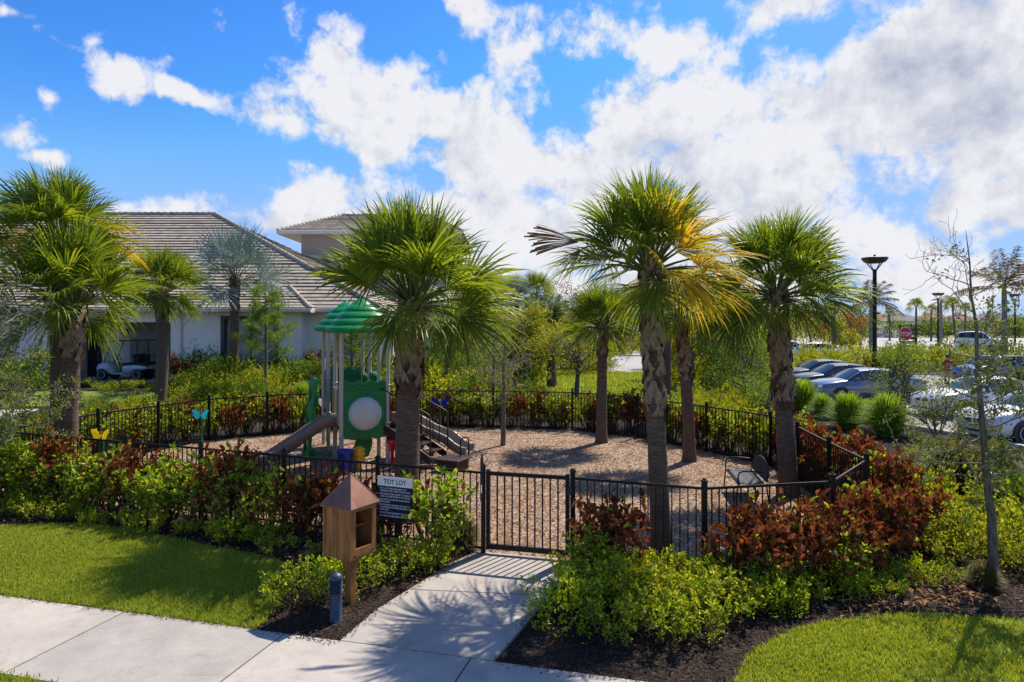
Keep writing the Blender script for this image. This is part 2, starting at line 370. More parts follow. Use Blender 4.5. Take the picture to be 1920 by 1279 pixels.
M_bark = bark('grey_bark', (.17, .145, .12)); M_twig = bark('pale_twig', (.30, .27, .23)); M_stem = bark('shrub_stem', (.10, .07, .045))
M_palmtr = bark('palm_trunk', (.15, .105, .075), (7, 7, 46), .9); M_boot = bark('palm_boot', (.30, .21, .145), (30, 30, 10), .4)
M_boot2 = bark('palm_fibre', (.12, .07, .045), (26, 26, 26), 1)
M_royal = bark('royal_trunk', (.24, .22, .20), (4, 4, 12), .2); M_shaft = plain('crownshaft', (.16, .22, .06), .4)

def mat_concrete():
    t = NT('concrete'); big = t.noise(.7, 4, .6); mid = t.noise(3.2, 8, .68, dist=.6); fine = t.noise(70, 5, .7)
    c = t.ramp(mid, [(.30, (.31, .285, .26)), (.5, (.42, .39, .36)), (.75, (.475, .44, .405))])
    c = t.mix(t.ramp(big, [(.40, (0, 0, 0)), (.66, (.8, .8, .8))]), c, (.25, .232, .215))
    sm = t.noise(11, 5, .7, None, 'Fac', .8); c = t.mix(t.ramp(sm, [(.60, (0, 0, 0)), (.78, (.55, .55, .55))]), c, (.24, .22, .205))
    c = t.mix(.35, c, t.ramp(fine, [(.3, (.26, .245, .235)), (.7, (.54, .52, .50))]))
    rn = t.n('NewGeometry').outputs['Random Per Island']; c = t.mix(1.0, c, t.ramp(rn, [(0, (.86, .86, .87)), (1, (1.06, 1.03, .99))]), 'MULTIPLY')
    st = t.noise(1.6, 9, .72, t.scale(t.pos(), (1, 2.2, 1)), 'Fac', 1.2); c = t.mix(t.ramp(st, [(.56, (0, 0, 0)), (.70, (.6, .6, .6))]), c, t.mix(1.0, c, (.66, .62, .58), 'MULTIPLY'))
    t.set(Base_Color=c, Roughness=.85, Specular_IOR_Level=.25); t.bump(fine, .25, .004); return t.m
M_conc = mat_concrete()
def mat_mulch():
    t = NT('mulch'); v = t.n('TexVoronoi'); v.inputs['Scale'].default_value = 42; vec = t.mix(.12, t.pos(), t.noise(9, 3, .6, None, 'Color')); t.l(t.scale(vec, (1, 1.8, 1)), v.inputs['Vector'])
    c = t.ramp(t.math('MULTIPLY', v.outputs['Color'], 1.0), [(0, (.012, .009, .008)), (.55, (.035, .024, .02)), (.85, (.075, .052, .042)), (1, (.16, .115, .09))])
    big = t.noise(1.1, 5, .6)
    c = t.mix(t.ramp(big, [(.5, (0, 0, 0)), (.75, (.75, .75, .75))]), c, t.ramp(v.outputs['Color'], [(0, (.03, .022, .018)), (.6, (.10, .07, .05)), (1, (.26, .17, .11))]))
    t.set(Base_Color=c, Roughness=.95, Specular_IOR_Level=.2); t.bump(v.outputs['Distance'], .9, .03); return t.m
M_mulch = mat_mulch()
def mat_chips():
    t = NT('wood_chips'); v = t.n('TexVoronoi'); v.inputs['Scale'].default_value = 26; vec = t.mix(.1, t.pos(), t.noise(12, 3, .6, None, 'Color')); t.l(vec, v.inputs['Vector'])
    c = t.ramp(v.outputs['Color'], [(0, (.10, .065, .044)), (.35, (.275, .185, .125)), (.7, (.44, .33, .25)), (1, (.64, .53, .43))])
    big = t.noise(.6, 4, .6)
    c = t.mix(t.ramp(big, [(.42, (0, 0, 0)), (.7, (.6, .6, .6))]), c, t.mix(1.0, c, (.95, .66, .44), 'MULTIPLY'))
    pt = t.noise(1.5, 6, .7, None, 'Fac', .6); c = t.mix(t.ramp(pt, [(.50, (0, 0, 0)), (.66, (.75, .75, .75))]), c, t.mix(1.0, c, (.50, .36, .27), 'MULTIPLY'))  # brown patches: scuffed chips, plus dappled tree shade put into the colour
    t.set(Base_Color=c, Roughness=.9, Specular_IOR_Level=.25); t.bump(v.outputs['Distance'], 1, .03); return t.m
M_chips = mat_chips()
def mat_ground(name, a, b, c_):
    t = NT(name); n1 = t.noise(.35, 6, .65); n2 = t.noise(14, 5, .7)
    col = t.mix(.5, t.ramp(n1, [(.3, a), (.5, b), (.7, c_)]), t.ramp(n2, [(.3, a), (.7, c_)]))
    t.set(Base_Color=col, Roughness=.95, Specular_IOR_Level=.15); t.bump(n2, .6, .03); return t.m
M_turf = mat_ground('turf', (.085, .13, .02), (.14, .20, .028), (.23, .27, .05))
M_field = mat_ground('dry_field', (.10, .12, .035), (.19, .19, .075), (.36, .31, .19))
def mat_asphalt(name, c):
    t = NT(name); n1 = t.noise(.25, 6, .6); n2 = t.noise(60, 4, .7)
    lo = tuple(x * .8 for x in c); hi = tuple(x * 1.2 for x in c)
    t.set(Base_Color=t.mix(.4, t.ramp(n1, [(.3, lo), (.7, hi)]), t.ramp(n2, [(.3, tuple(x * .5 for x in c)), (.7, tuple(x * 1.6 for x in c))])), Roughness=.8, Specular_IOR_Level=.4); t.bump(n2, .3, .005); return t.m
M_asph = mat_asphalt('asphalt', (.19, .185, .18)); M_road = mat_asphalt('pale_road', (.30, .295, .29))
M_kerb = plain('kerb', (.48, .46, .43), .9, var=.15, scale=3)
M_white = plain('road_paint', (.72, .72, .70), .7, var=.1, scale=9)
M_fence = plain('black_metal', (.007, .0075, .010), .42, .0, .2, spec=.25, bump=.05)
M_wall = plain('stucco', (.84, .795, .73), .9, var=.05, scale=2, bump=.25, spec=.2)
M_wallShade = plain('stucco_shade', (.46, .41, .36), .9, var=.06, scale=2, bump=.2, spec=.2)  # darker copy of the stucco, shade below the soffit put into the colour
M_wall2 = plain('stucco_grey', (.30, .29, .27), .9, var=.06, scale=2, bump=.2, spec=.2)
M_trim = plain('trim_white', (.62, .58, .54), .6, var=.05)
def mat_tile():
    t = NT('roof_tile'); v = t.scale(t.coord('Object'), (3.2, 3.2, 3.2)); n1 = t.noise(1, 4, .6, v); n2 = t.noise(14, 4, .6)
    br = t.n('TexWhiteNoise'); br.noise_dimensions = '3D'; sn = t.n('VectorMath'); sn.operation = 'SNAP'; t.l(t.coord('Object'), sn.inputs[0]); sn.inputs[1].default_value = (.33, 5, .17); t.l(sn.outputs[0], br.inputs[0])
    c = t.mix(.5, t.ramp(n1, [(.3, (.29, .25, .205)), (.7, (.45, .395, .325))]), t.ramp(br.outputs[0], [(0, (.24, .205, .165)), (1, (.51, .445, .365))]))
    t.set(Base_Color=c, Roughness=.85, Specular_IOR_Level=.3); t.bump(n2, .4, .01); return t.m
M_tile = mat_tile()
M_tiledk = plain('tile_edge', (.12, .098, .08), .9)
M_orange = plain('orange_tile', (.30, .135, .075), .85, var=.3, scale=1)
def mat_glass(name, c=(.02, .025, .03)):
    t = NT(name); nz = t.noise(1.2, 3); t.set(Base_Color=t.ramp(nz, [(.3, c), (.7, tuple(x * 1.6 for x in c))]), Roughness=.06, Specular_IOR_Level=.8); return t.m
M_glass = mat_glass('window_glass'); M_curtain = plain('curtained_glass', (.22, .25, .26), .12, var=.25, scale=3, spec=.7)
M_door = plain('dark_door', (.012, .014, .022), .35)
def mat_wood():
    t = NT('stained_wood'); v = t.scale(t.coord('Object'), (26, 26, 2.2)); n1 = t.noise(1, 7, .65, v, dist=.8); n2 = t.noise(2.5, 4, .6, t.coord('Object'))
    c = t.ramp(n1, [(.28, (.15, .060, .018)), (.5, (.36, .155, .052)), (.75, (.52, .255, .096))])
    c = t.mix(t.ramp(n2, [(.4, (0, 0, 0)), (.7, (.45, .45, .45))]), c, (.15, .075, .04))
    t.set(Base_Color=c, Roughness=.65, Specular_IOR_Level=.2); t.bump(n1, .25, .006); return t.m
M_wood = mat_wood()
M_copper = plain('copper_roof', (.22, .105, .075), .45, .45, .3, 5, .08)
M_bol = plain('blue_grey_paint', (.035, .06, .105), .42, var=.08, spec=.35)
M_bolin = plain('louver_dark', (.006, .007, .010), .6, spec=.2)
M_navy = plain('sign_navy', (.010, .017, .055), .6, var=.15, spec=.2)
M_signw = plain('sign_white', (.78, .80, .83), .4, var=.04)
M_ink = plain('sign_ink', (.02, .025, .04), .5)
M_pgreen = plain('green_plastic', (.004, .235, .062), .36, var=.1, scale=3, spec=.3)
M_pgreen2 = plain('green_plastic_panel', (.003, .17, .042), .42, var=.12, scale=3)
M_post = plain('beige_post', (.47, .425, .37), .38, var=.06)
M_slide = plain('slide_plastic', (.20, .15, .11), .4, var=.15)
M_tan = plain('tan_plastic', (.26, .20, .14), .45, var=.1)
M_brownm = plain('brown_metal', (.035, .019, .015), .5, spec=.25)
M_bluep = plain('blue_plastic', (.008, .03, .30), .35); M_yelp = plain('yellow_plastic', (.75, .40, .015), .4); M_redp = plain('red_plastic', (.55, .01, .04), .35)
def mat_bubble():
    t = NT('clear_bubble'); t.set(Base_Color=(.80, .83, .78), Roughness=.14, Specular_IOR_Level=.6, Transmission_Weight=.35, IOR=1.15); nz = t.noise(2, 3); t.bump(nz, .05, .05)
    return t.m
M_bubble = mat_bubble()
def acry(name, c): return leaf(name, [(0, c), (1, c)], .25, .45, (1.1, 1.1, 1.1), .6)
M_bfy = acry('butterfly_yellow', (.95, .80, .02)); M_bfc = acry('butterfly_cyan', (.03, .66, .80)); M_bfw = acry('butterfly_white', (.8, .78, .74)); M_bfb = acry('butterfly_blue', (.012, .04, .35))
M_tyre = plain('tyre', (.015, .015, .016), .8); M_rim = plain('alloy', (.52, .52, .54), .35, .25)
M_black = plain('black_plastic', (.015, .015, .018), .5)
M_chrome = plain('chrome', (.7, .7, .72), .15, 1.0)
def paint(name, c, metal=.3): return plain(name, c, .28, metal, .04, 2, 0, .5, 1.0)
M_pw = paint('white_paint', (.72, .74, .76), 0); M_pg = paint('slate_blue_paint', (.13, .17, .24), .55); M_pk = paint('black_paint', (.012, .014, .02), .2); M_pb = paint('blue_paint', (.015, .045, .27), .3)
M_cglass = mat_glass('car_glass', (.012, .015, .02))
M_lampg = plain('headlight', (.6, .62, .65), .1, spec=.8); M_taill = plain('taillight', (.35, .01, .015), .2)
M_stopr = plain('stop_red', (.50, .012, .02), .4, var=.05); M_stopw = plain('stop_white', (.8, .8, .8), .4, var=.03)
M_skin = plain('skin', (.42, .25, .17), .55); M_shirt = plain('maroon_shirt', (.22, .03, .04), .8); M_short = plain('khaki_shorts', (.34, .27, .19), .85); M_hair = plain('hair', (.05, .035, .025), .7)
M_sand = plain('sand_pile', (.45, .40, .34), .95, var=.2, scale=1)
M_seatm = plain('bench_mesh', (.022, .025, .032), .55, spec=.3)
M_clear = NT('clear_screen').set(Base_Color=(.9, .93, .92), Roughness=.02, Transmission_Weight=1.0, IOR=1.02)
# ================================================================ setting
rng = np.random.default_rng(7)
def inpoly(P, poly):
    poly = np.asarray(poly)[:, :2]; x, y = P[:, 0], P[:, 1]; r = np.zeros(len(P), bool); j = len(poly) - 1
    for i in range(len(poly)):
        xi, yi = poly[i]; xj, yj = poly[j]
        c = ((yi > y) != (yj > y)) & (x < (xj - xi) * (y - yi) / (yj - yi + 1e-12) + xi); r ^= c; j = i
    return r
def scatter(poly, n, r=None, keep=None):
    r = r or rng; poly = np.asarray(poly)[:, :2]; lo, hi = poly.min(0), poly.max(0); out = []; got = 0
    for _ in range(60):
        P = lo + r.random((n, 2)) * (hi - lo); P = P[inpoly(P, poly)]
        if keep is not None: P = P[keep(P)]
        out.append(P); got += len(P)
        if got >= n: break
    P = np.concatenate(out)[:n]; return np.c_[P, gz(P[:, 0], P[:, 1])]
def smooth_poly(pts, it=2, closed=False):
    p = np.asarray(pts, float)
    for _ in range(it):
        q = []
        for i in range(len(p) - (0 if closed else 1)):
            a, b = p[i], p[(i + 1) % len(p)]; q += [a * .75 + b * .25, a * .25 + b * .75]
        if not closed: q = [p[0]] + q + [p[-1]]
        p = np.array(q)
    return p
def sheet(name, poly, z, m):
    mb = MB(); p = np.asarray(poly, float)[:, :2]; mb.add(np.c_[p, np.full(len(p), z)], [tuple(range(len(p)))])
    o = struct(name, mb, m)
    a = np.sum(p[:, 0] * np.roll(p[:, 1], -1) - np.roll(p[:, 0], -1) * p[:, 1])
    if a < 0: o.data.flip_normals()
    return o
def grid_sheet(name, xs, ys, dz, m):
    X, Y = np.meshgrid(xs, ys); V = np.stack([X, Y, gz(X, Y) + dz], -1); mb = MB(); mb.loft(V, closed=False, smooth=True)
    return struct(name, mb, m)
def drape(name, x0, x1, y0, y1, dz, m): return grid_sheet(name, np.linspace(x0, x1, 20), np.linspace(y0, y1, 20), dz, m)
def sp(a, b, n, near): t = np.linspace(0, 1, n); return a + (b - a) * t
grid_sheet('ground', np.unique(np.r_[np.linspace(-900, -60, 12), np.linspace(-60, 60, 61), np.linspace(60, 900, 12)]),
           np.unique(np.r_[np.linspace(-40, 90, 80), np.linspace(90, 1600, 24)]), -.03, M_field)
grid_sheet('mulch_bed', np.linspace(-42, 14.5, 114), np.linspace(3, 34, 63), 0.0, M_mulch)

FENCE = {  # corner points of the fence runs
 'front': [(-10.45, 13.85), (-.42, 10.0)], 'frontR': [(.86, 9.66), (2.55, 9.05), (4.42, 9.42)], 'right': [(4.42, 9.42), (5.66, 10.9), (5.80, 12.5), (6.02, 14.4), (6.1, 16.1)],
 'backR': [(6.1, 16.1), (5.1, 17.9), (3.7, 20.1), (1.9, 21.5)], 'back': [(1.9, 21.5), (-.6, 21.9), (-3.2, 22.1), (-6.0, 21.4)], 'left': [(-6.0, 21.4), (-8.7, 19.6), (-10.0, 16.5), (-10.45, 13.85)]}
YARD = FENCE['front'] + FENCE['frontR'] + FENCE['right'][1:] + FENCE['backR'][1:] + FENCE['back'][1:] + FENCE['left'][1:-1]
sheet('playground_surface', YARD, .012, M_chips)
u_ = np.array([.966, -.259]); n_ = np.array([.259, .966]); FAR, NEAR = 6.5, 5.06
def SW(s, t): return u_ * s + n_ * t
mb = MB()
for k in range(-5, 6):
    s0 = -4.29 + 2.12 * k; a, b = s0 + .010, s0 + 2.12 - .010
    mb.prism([SW(a, NEAR), SW(b, NEAR), SW(b, FAR), SW(a, FAR)], -.1, .036)
struct('sidewalk', mb, M_conc)
WL = [(-1.86, 7.22), (-1.60, 8.0), (-1.12, 8.99), (-.84, 9.6), (-.55, 10.06)]
WR = [(.0, 6.72), (.18, 7.7), (.52, 8.6), (.80, 9.2), (.92, 9.66)]
def cut(path, y): return (np.interp(y, [p[1] for p in path], [p[0] for p in path]), y)
mb = MB()
ym = (8.62, 8.42)
mb.prism([SW(-3.63, FAR + .018), SW(-1.95, FAR + .018), WR[1], cut(WR, ym[1] - .010), cut(WL, ym[0] - .010), WL[1]], -.1, .034)
mb.prism([cut(WL, ym[0] + .010), cut(WR, ym[1] + .010), WR[2], WR[3], WR[4], WL[4], WL[3], WL[2]], -.1, .034)
struct('walkway', mb, M_conc)
WALK = [SW(-3.7, FAR)] + WL[1:] + WR[::-1][:-1] + [SW(-1.9, FAR)]
# lawns
lt = smooth_poly([G(x, y)[:2] for x, y in ((-420, 985), (-200, 992), (0, 992), (130, 984), (230, 995), (310, 1010), (380, 1026), (450, 1040), (520, 1054), (556, 1078), (540, 1112), (512, 1146), (490, 1172))])
LAWN_L = list(map(tuple, lt)) + [tuple(SW(-4.7, FAR + .015)), tuple(SW(-11.5, FAR + .015))]
rt = smooth_poly([G(x, y)[:2] for x, y in ((1360, 1320), (1385, 1262), (1440, 1204), (1520, 1176), (1620, 1160), (1710, 1156), (1810, 1160), (1920, 1166), (2150, 1172), (2400, 1180))])
LAWN_R = list(map(tuple, rt)) + [(11.5, 3.6), tuple(SW(2.2, FAR + .015))]
STRIP = [SW(-12, NEAR - .015), SW(6, NEAR - .015), SW(6, 2.2), SW(-12, 2.2)]
sheet('lawn', LAWN_L, .02, M_turf); sheet('lawn', LAWN_R, .02, M_turf); sheet('lawn', STRIP, .02, M_turf)
def blades(name, poly, n, h=.05, label=None, w=.007, dens=None):
    P = scatter(poly, n, keep=dens or (lambda q: rng.random(len(q)) < .72 + .38 * np.sin(q[:, 0] * 2.3 + np.sin(q[:, 1] * 1.7) * 2) * np.sin(q[:, 1] * 3.1 + q[:, 0]))); n = len(P); P[:, 2] += .018; P[:, :2] += rng.normal(0, .035, (n, 2)) * (rng.random((n, 1)) < .5)
    a = rng.random(n) * 6.283; ln = rng.random(n) ** 1.2 * .9; hh = h * (.55 + .8 * rng.random(n)); b = rng.random(n) * 6.283
    S = np.c_[np.cos(b), np.sin(b), np.zeros(n)] * (w * (.6 + .7 * rng.random(n)))[:, None]
    T = np.c_[np.cos(a) * ln, np.sin(a) * ln, np.ones(n)]; T = unit(T) * hh[:, None]
    Mid = T * .55; Mid[:, 2] *= 1.15
    V = np.stack([P - S, P + S, P + Mid + S * .7, P + Mid - S * .7, P + T], 1).reshape(-1, 3); i = np.arange(n)[:, None] * 5
    mb = MB(); mb.add(V, [i + np.array([[0, 1, 2, 3]]), i + np.array([[3, 2, 4]])])
    return struct(name, mb, M_lawn, 'stuff')
blades('grass', [(max(p[0], -9.6), p[1]) for p in LAWN_L], 105000); blades('grass', [(min(p[0], 7.6), p[1]) for p in LAWN_R], 60000)
blades('grass', [SW(-7.5, NEAR - .01), SW(-3.6, NEAR - .01), SW(-3.6, 4.6), SW(-7.5, 4.6)], 9000)
# lawns behind the playground, roads and parking
BL = smooth_poly([G(x, y)[:2] for x, y in ((850, 733), (905, 712), (985, 694), (1060, 692), (1125, 698), (1260, 699), (1300, 715), (1250, 738), (1010, 738))], 2, True)
sheet('lawn', BL, .012, M_turf); blades('grass', BL, 12000, .12, w=.03)
drape('lawn', -20, -12.5, 25.0, 27.5, .03, M_turf)
sheet('driveway', [(-14, 50.5), (2, 47.3), (10, 46.5), (24, 62), (24, 69), (-14, 69.5)], .004, M_road)
LOT = [(8.6, 33), (10.4, 27.2), (11.6, 24.6), (13.2, 21), (13.8, 17.5), (15.5, 8), (70, 8), (70, 78), (24, 78), (24, 62), (10, 46.5), (7.2, 41)]
sheet('parking_lot', LOT, .01, M_asph)
sheet('road', [(-80, 88), (300, 88), (300, 150), (-80, 150)], .006, M_road)
sheet('road', [(24, 74), (70, 74), (80, 92), (20, 92)], .016, M_road)
sheet('path', [G(1112, 668)[:2], G(1240, 668)[:2], G(1236, 655)[:2], G(1207, 646)[:2], G(1176, 646)[:2]], .016, M_conc)
drape('path', -25, -17.0, 22.3, 24.6, .04, M_conc)
sheet('carport_floor', [(-22, 31.0), (-15.6, 31.0), (-15.6, 34.4), (-22, 34.4)], .69, M_conc)
mb = MB()
def kerb(pts, h=.13, w=.16):
    p = np.array(pts, float)
    for a, b in zip(p[:-1], p[1:]):
        d = b - a; L_ = np.linalg.norm(d); mb.box(((a[0] + b[0]) / 2, (a[1] + b[1]) / 2, h / 2 - .02), (L_ + .01, w, h + .04), math.atan2(d[1], d[0]), .02)
kerb(smooth_poly(LOT[:6])); kerb([(-14, 69.6), (1.5, 69.4)]); kerb([(9.2, 69.1), (24, 68.9)]); kerb([(-14, 50.4), (2, 47.2)])
struct('kerb', mb, M_kerb)
ISL = smooth_poly([(19, 46), (24, 44.4), (32, 44.2), (45, 44.6), (46, 48), (44, 55), (30, 58), (22, 56), (18.6, 50)], 2, True)
mb = MB(); kerb(list(ISL) + [ISL[0]]); struct('kerb', mb, M_kerb); sheet('lawn', ISL, .09, M_turf)
sheet('verge', [(15, 153), (200, 153), (200, 160), (15, 160)], .012, M_conc)
sheet('verge', [(20, 79), (70, 79), (70, 84), (20, 84)], .02, M_turf)
mb = MB()
for x0, y0 in ((17, 31.2), (17, 34.6), (17, 27.4), (17, 23.6)): mb.box((x0, y0, .017), (5.2, .11, .006), R(-4))
struct('parking_line', mb, M_white)
mb = MB()
for x0, y0 in ((12.1, 29.6), (11.9, 33.0), (13.4, 25.4)): mb.box((x0, y0, .075), (.17, 1.8, .15), R(-4), .04)
struct('wheel_stop', mb, M_kerb)
# mulch bits, wood chips and leaf litter lying on the beds
def bits(name, P, L, Wd, m, tilt=.35, dz=.012):
    n = len(P); a = rng.random(n) * 6.283; Dr = np.c_[np.cos(a), np.sin(a), rng.normal(0, tilt, n)]; Nn = np.c_[rng.normal(0, tilt, (n, 2)), np.ones(n)]
    mb = MB(); P = P + np.array([0, 0, dz]); P[:, 2] += rng.random(n) * .015
    mb.leaves(P, Dr, Nn, L * (.5 + rng.random(n)), Wd * (.5 + rng.random(n)), rhomb=True, fold=.2); return struct(name, mb, m, 'stuff')
def offpath(P): return ~(inpoly(P, WALK) | inpoly(P, LAWN_L) | inpoly(P, LAWN_R) | inpoly(P, YARD)) & (P @ n_ > FAR + .03)
M_mb1 = leaf('mulch_bit', [(0, (.012, .008, .007)), (.7, (.05, .035, .028)), (.95, (.13, .09, .07)), (1, (.26, .2, .16))], .9, .0)
M_chip = leaf('chip', [(0, (.11, .06, .035)), (.4, (.29, .18, .11)), (.8, (.48, .35, .25)), (1, (.68, .57, .46))], .85, .0)
M_litter = leaf('dry_leaf', [(0, (.14, .06, .03)), (.5, (.34, .17, .08)), (.85, (.46, .30, .17)), (1, (.52, .45, .12))], .7, .25)
bits('mulch_debris', scatter([(-9, 7), (9, 6), (10, 13), (-9, 13)], 26000, keep=offpath), .05, .014, M_mb1)
bits('mulch_debris', scatter([(3.5, 7), (9.5, 7), (12, 22), (6.5, 22)], 9000, keep=offpath), .07, .02, M_mb1)
bits('wood_chip_debris', scatter(YARD, 52000, keep=lambda P: rng.random(len(P)) < np.clip(1.9 - P[:, 1] / 14, .15, 1)), .045, .022, M_chip, .3)
L1 = scatter([(-9, 8.6), (-.6, 8.8), (-.4, 10.3), (-9, 13.5)], 900, keep=offpath); L2 = scatter([(3.4, 8.0), (5.9, 8.2), (6.2, 9.6), (4.6, 9.2), (3.2, 8.9)], 900, keep=offpath)
L3 = scatter([(.6, 8.0), (8, 7.5), (9, 12), (6.2, 13), (5.5, 9.5)], 500, keep=offpath); L4 = scatter(YARD, 1500); L5 = scatter([(-1.4, 9.4), (-.6, 9.4), (-.45, 10.4), (-1.7, 10.6)], 260, keep=offpath)
bits('leaf_litter', np.concatenate([L1, L2, L3, L4, L5]), .075, .045, M_litter, .3, .015)
def edge_bits(path, n, sig, r=rng):
    path = np.array(path, float); i = r.integers(0, len(path) - 1, n); t = r.random((n, 1)); P = path[i] * (1 - t) + path[i + 1] * t + r.normal(0, sig, (n, 2)); return np.c_[P, np.full(n, .03)]
bits('mulch_debris', np.concatenate([edge_bits(WL, 700, .05), edge_bits(WR, 700, .05), edge_bits([SW(-1.9, FAR), SW(1.5, FAR)], 500, .05), edge_bits([SW(-4.6, FAR), SW(-3.7, FAR)], 220, .05), edge_bits([SW(-9, FAR), SW(-4.6, FAR)], 500, .025)]), .035, .012, M_mb1)
mb_p = np.concatenate([np.array([[-.72, 8.7, .04], [-.2, 7.62, .04], [.25, 8.8, .04], [-1.0, 7.0, .042], [-.35, 9.2, .04], [.1, 8.2, .04]])])
bits('leaf_litter', mb_p, .06, .03, M_litter, .1, .0)

# ================================================================ clubhouse
def at(o, b): o.location = (-b[0], -b[1], -b[2]); return o
cb = (-14.0, 31.5, .67); club = thing('clubhouse', cb, 'low white clubhouse with grey tiled hip roof, covered cart bay and raised rear block', 'building')
def X5(px, Y): return (px - 960) * Y / F
def cpart(name, mb, m, par=None): return at(obj(name, mb, m, par or club), cb) if par is None else obj(name, mb, m, par)
def bx(mb, x0, x1, y0, y1, z0, z1, mat=0, bev=0): return mb.box(((x0 + x1) / 2, (y0 + y1) / 2, (z0 + z1) / 2), (x1 - x0, y1 - y0, z1 - z0), None, bev, mat)
w = MB(); Yf = 31.5; zt = 3.98
bx(w, -34, -21.46, Yf, Yf + .3, .3, zt); bx(w, -21.46, -15.75, Yf, Yf + .35, 3.42, zt)
wx0, wx1, wz0, wz1 = -13.36, -10.83, 1.25, 3.58
bx(w, -15.75, wx0, Yf, Yf + .3, .3, zt); bx(w, wx1, -9.72, Yf, Yf + .3, .3, zt); bx(w, wx0, wx1, Yf, Yf + .3, .3, wz0); bx(w, wx0, wx1, Yf, Yf + .3, wz1, zt)
bx(w, -9.97, -9.72, Yf + .3, 32.3, .3, zt); bx(w, -9.97, -5.68, 32.3, 32.6, .3, zt); bx(w, -5.98, -5.68, 32.6, 49, .3, zt)
bx(w, -21.76, -21.46, Yf + .3, 34.6, .3, zt); bx(w, -15.75, -15.45, Yf + .3, 34.6, .3, zt); bx(w, -22, -15.4, 34.6, 34.9, .3, zt); bx(w, -34, -5.7, 49, 49.3, .3, zt)
bx(w, -21.4, -15.8, Yf + .36, 34.6, 3.62, 3.74)
cpart('wall', w, M_wall)
w = MB(); bx(w, -19.15, -15.76, 34.2, 34.58, .6, 3.61); cpart('bay_side_wall', w, M_wall2)
d = cpart('door', bx(MB(), -21.62, -20.78, 34.5, 34.585, .69, 3.02), M_door)
dh = MB(); dh.box((-20.9, 34.47, 1.7), (.04, .05, .5), None, .01); obj('handle', dh, M_chrome, d)
wf = MB()
for a in ((wx0 - .07, wx0 + .12, wz0 - .02, wz1 + .14), (wx1 - .1, wx1 + .07, wz0, wz1 + .02)): bx(wf, a[0], a[1], Yf - .06, Yf + .16, a[2], a[3], 0, .01)
bx(wf, wx0 + .125, wx1 + .12, Yf - .05, Yf + .15, wz1 - .03, wz1 + .13); bx(wf, (wx0 + wx1) / 2 - .03, (wx0 + wx1) / 2 + .03, Yf + .1, Yf + .17, wz0, wz1)
fr = cpart('window', wf, M_door); g = MB(); bx(g, wx0, wx1, Yf + .18, Yf + .2, wz0, wz1); obj('pane', g, M_curtain, fr)
wl = MB(); X0 = X5(237, 34.5); wl.box((X0, 34.53, 2.85), (.15, .12, .48), None, .02); cpart('wall_lamp', wl, M_black)
wf = MB(); bx(wf, -5.74, -5.66, 33.2, 34.6, .7, 3.2); cpart('window', wf, M_glass)
# roof planes laid as stepped tile courses
def roof_plane(mb, e0, e1, r0, r1, step=.34):
    e0, e1, r0, r1 = (np.array(q, float) for q in (e0, e1, r0, r1)); nn = np.cross(e1 - e0, (r0 + r1) / 2 - (e0 + e1) / 2); nn = unit(nn); nn = nn if nn[2] > 0 else -nn
    u = unit(e1 - e0); mid = (r0 + r1) / 2 - (e0 + e1) / 2; sl = np.linalg.norm(mid - u * np.dot(mid, u)); m = max(2, int(round(sl / step)))
    for i in range(m):
        a, b = i / m, (i + 1) / m; j = rng.normal(0, .009, 2)
        A0, A1, B0, B1 = e0 + (r0 - e0) * a, e1 + (r1 - e1) * a, e0 + (r0 - e0) * b, e1 + (r1 - e1) * b
        A0t, A1t = A0 + nn * (.06 + j[0]), A1 + nn * (.06 + j[1]); B0, B1 = B0 + nn * .012, B1 + nn * .012
        mb.add([A0t, A1t, B1, B0], [(0, 1, 2, 3)], 0); mb.add([A0 + nn * .008, A1 + nn * .008, A1t, A0t], [(0, 1, 2, 3)], 1)
def ridge(mb, a, b, r=.13):
    a, b = np.array(a, float), np.array(b, float); L_ = np.linalg.norm(b - a); k = int(L_ / .38)
    for i in range(k):
        p, q = a + (b - a) * i / k, a + (b - a) * (i + 1.08) / k; mb.tube([p + [0, 0, .05], q + [0, 0, .02]], [r, r * .86], 8)
dsp = MB(); dsp.box((-15.25, 31.44, 2.3), (.09, .08, 3.1), None, .01); cpart('downspout', dsp, M_trim)
dsp = MB(); dsp.box((-5.85, 32.24, 2.3), (.09, .08, 3.1), None, .01); cpart('downspout', dsp, M_trim)
rf = MB(); zE = 4.05; zR = 9.9
roof_plane(rf, (-34, 31.7, zE), (-6.07, 31.7, zE), (-34, 41, zR), (-17.84, 41, zR))
roof_plane(rf, (-6.07, 31.7, zE), (-6.07, 50.3, zE), (-17.84, 41, zR), (-17.84, 41.001, zR)); roof_plane(rf, (-6.07, 50.3, zE), (-34, 50.3, zE), (-17.84, 41, zR), (-34, 41, zR))
roof_plane(rf, (-34, 30.9, zE), (-9.15, 30.9, zE), (-34, 33.42, 5.14), (-10.9, 33.42, 5.14)); roof_plane(rf, (-9.15, 30.9, zE), (-9.15, 31.75, zE + .02), (-10.9, 33.42, 5.13), (-10.88, 33.43, 5.13))
roof = cpart('roof', rf, [M_tile, M_tiledk])
for a_, b_, r_ in (((-34, 41, zR), (-17.84, 41, zR), .13), ((-17.84, 41, zR), (-6.07, 31.7, zE), .13), ((-10.9, 33.42, 5.14), (-9.15, 30.9, zE), .11)): rc = MB(); ridge(rc, a_, b_, r_); obj('ridge_cap', rc, M_tile, roof)
gt = MB()
for x0, x1, y in ((-34, -9.1, 30.86), (-9.16, -5.98, 31.66)):
    gt.box(((x0 + x1) / 2, y, 3.97), (x1 - x0, .13, .17), None, .02); gt.box(((x0 + x1) / 2, y + .4, 3.88), (x1 - x0 - .02, .72, .04))
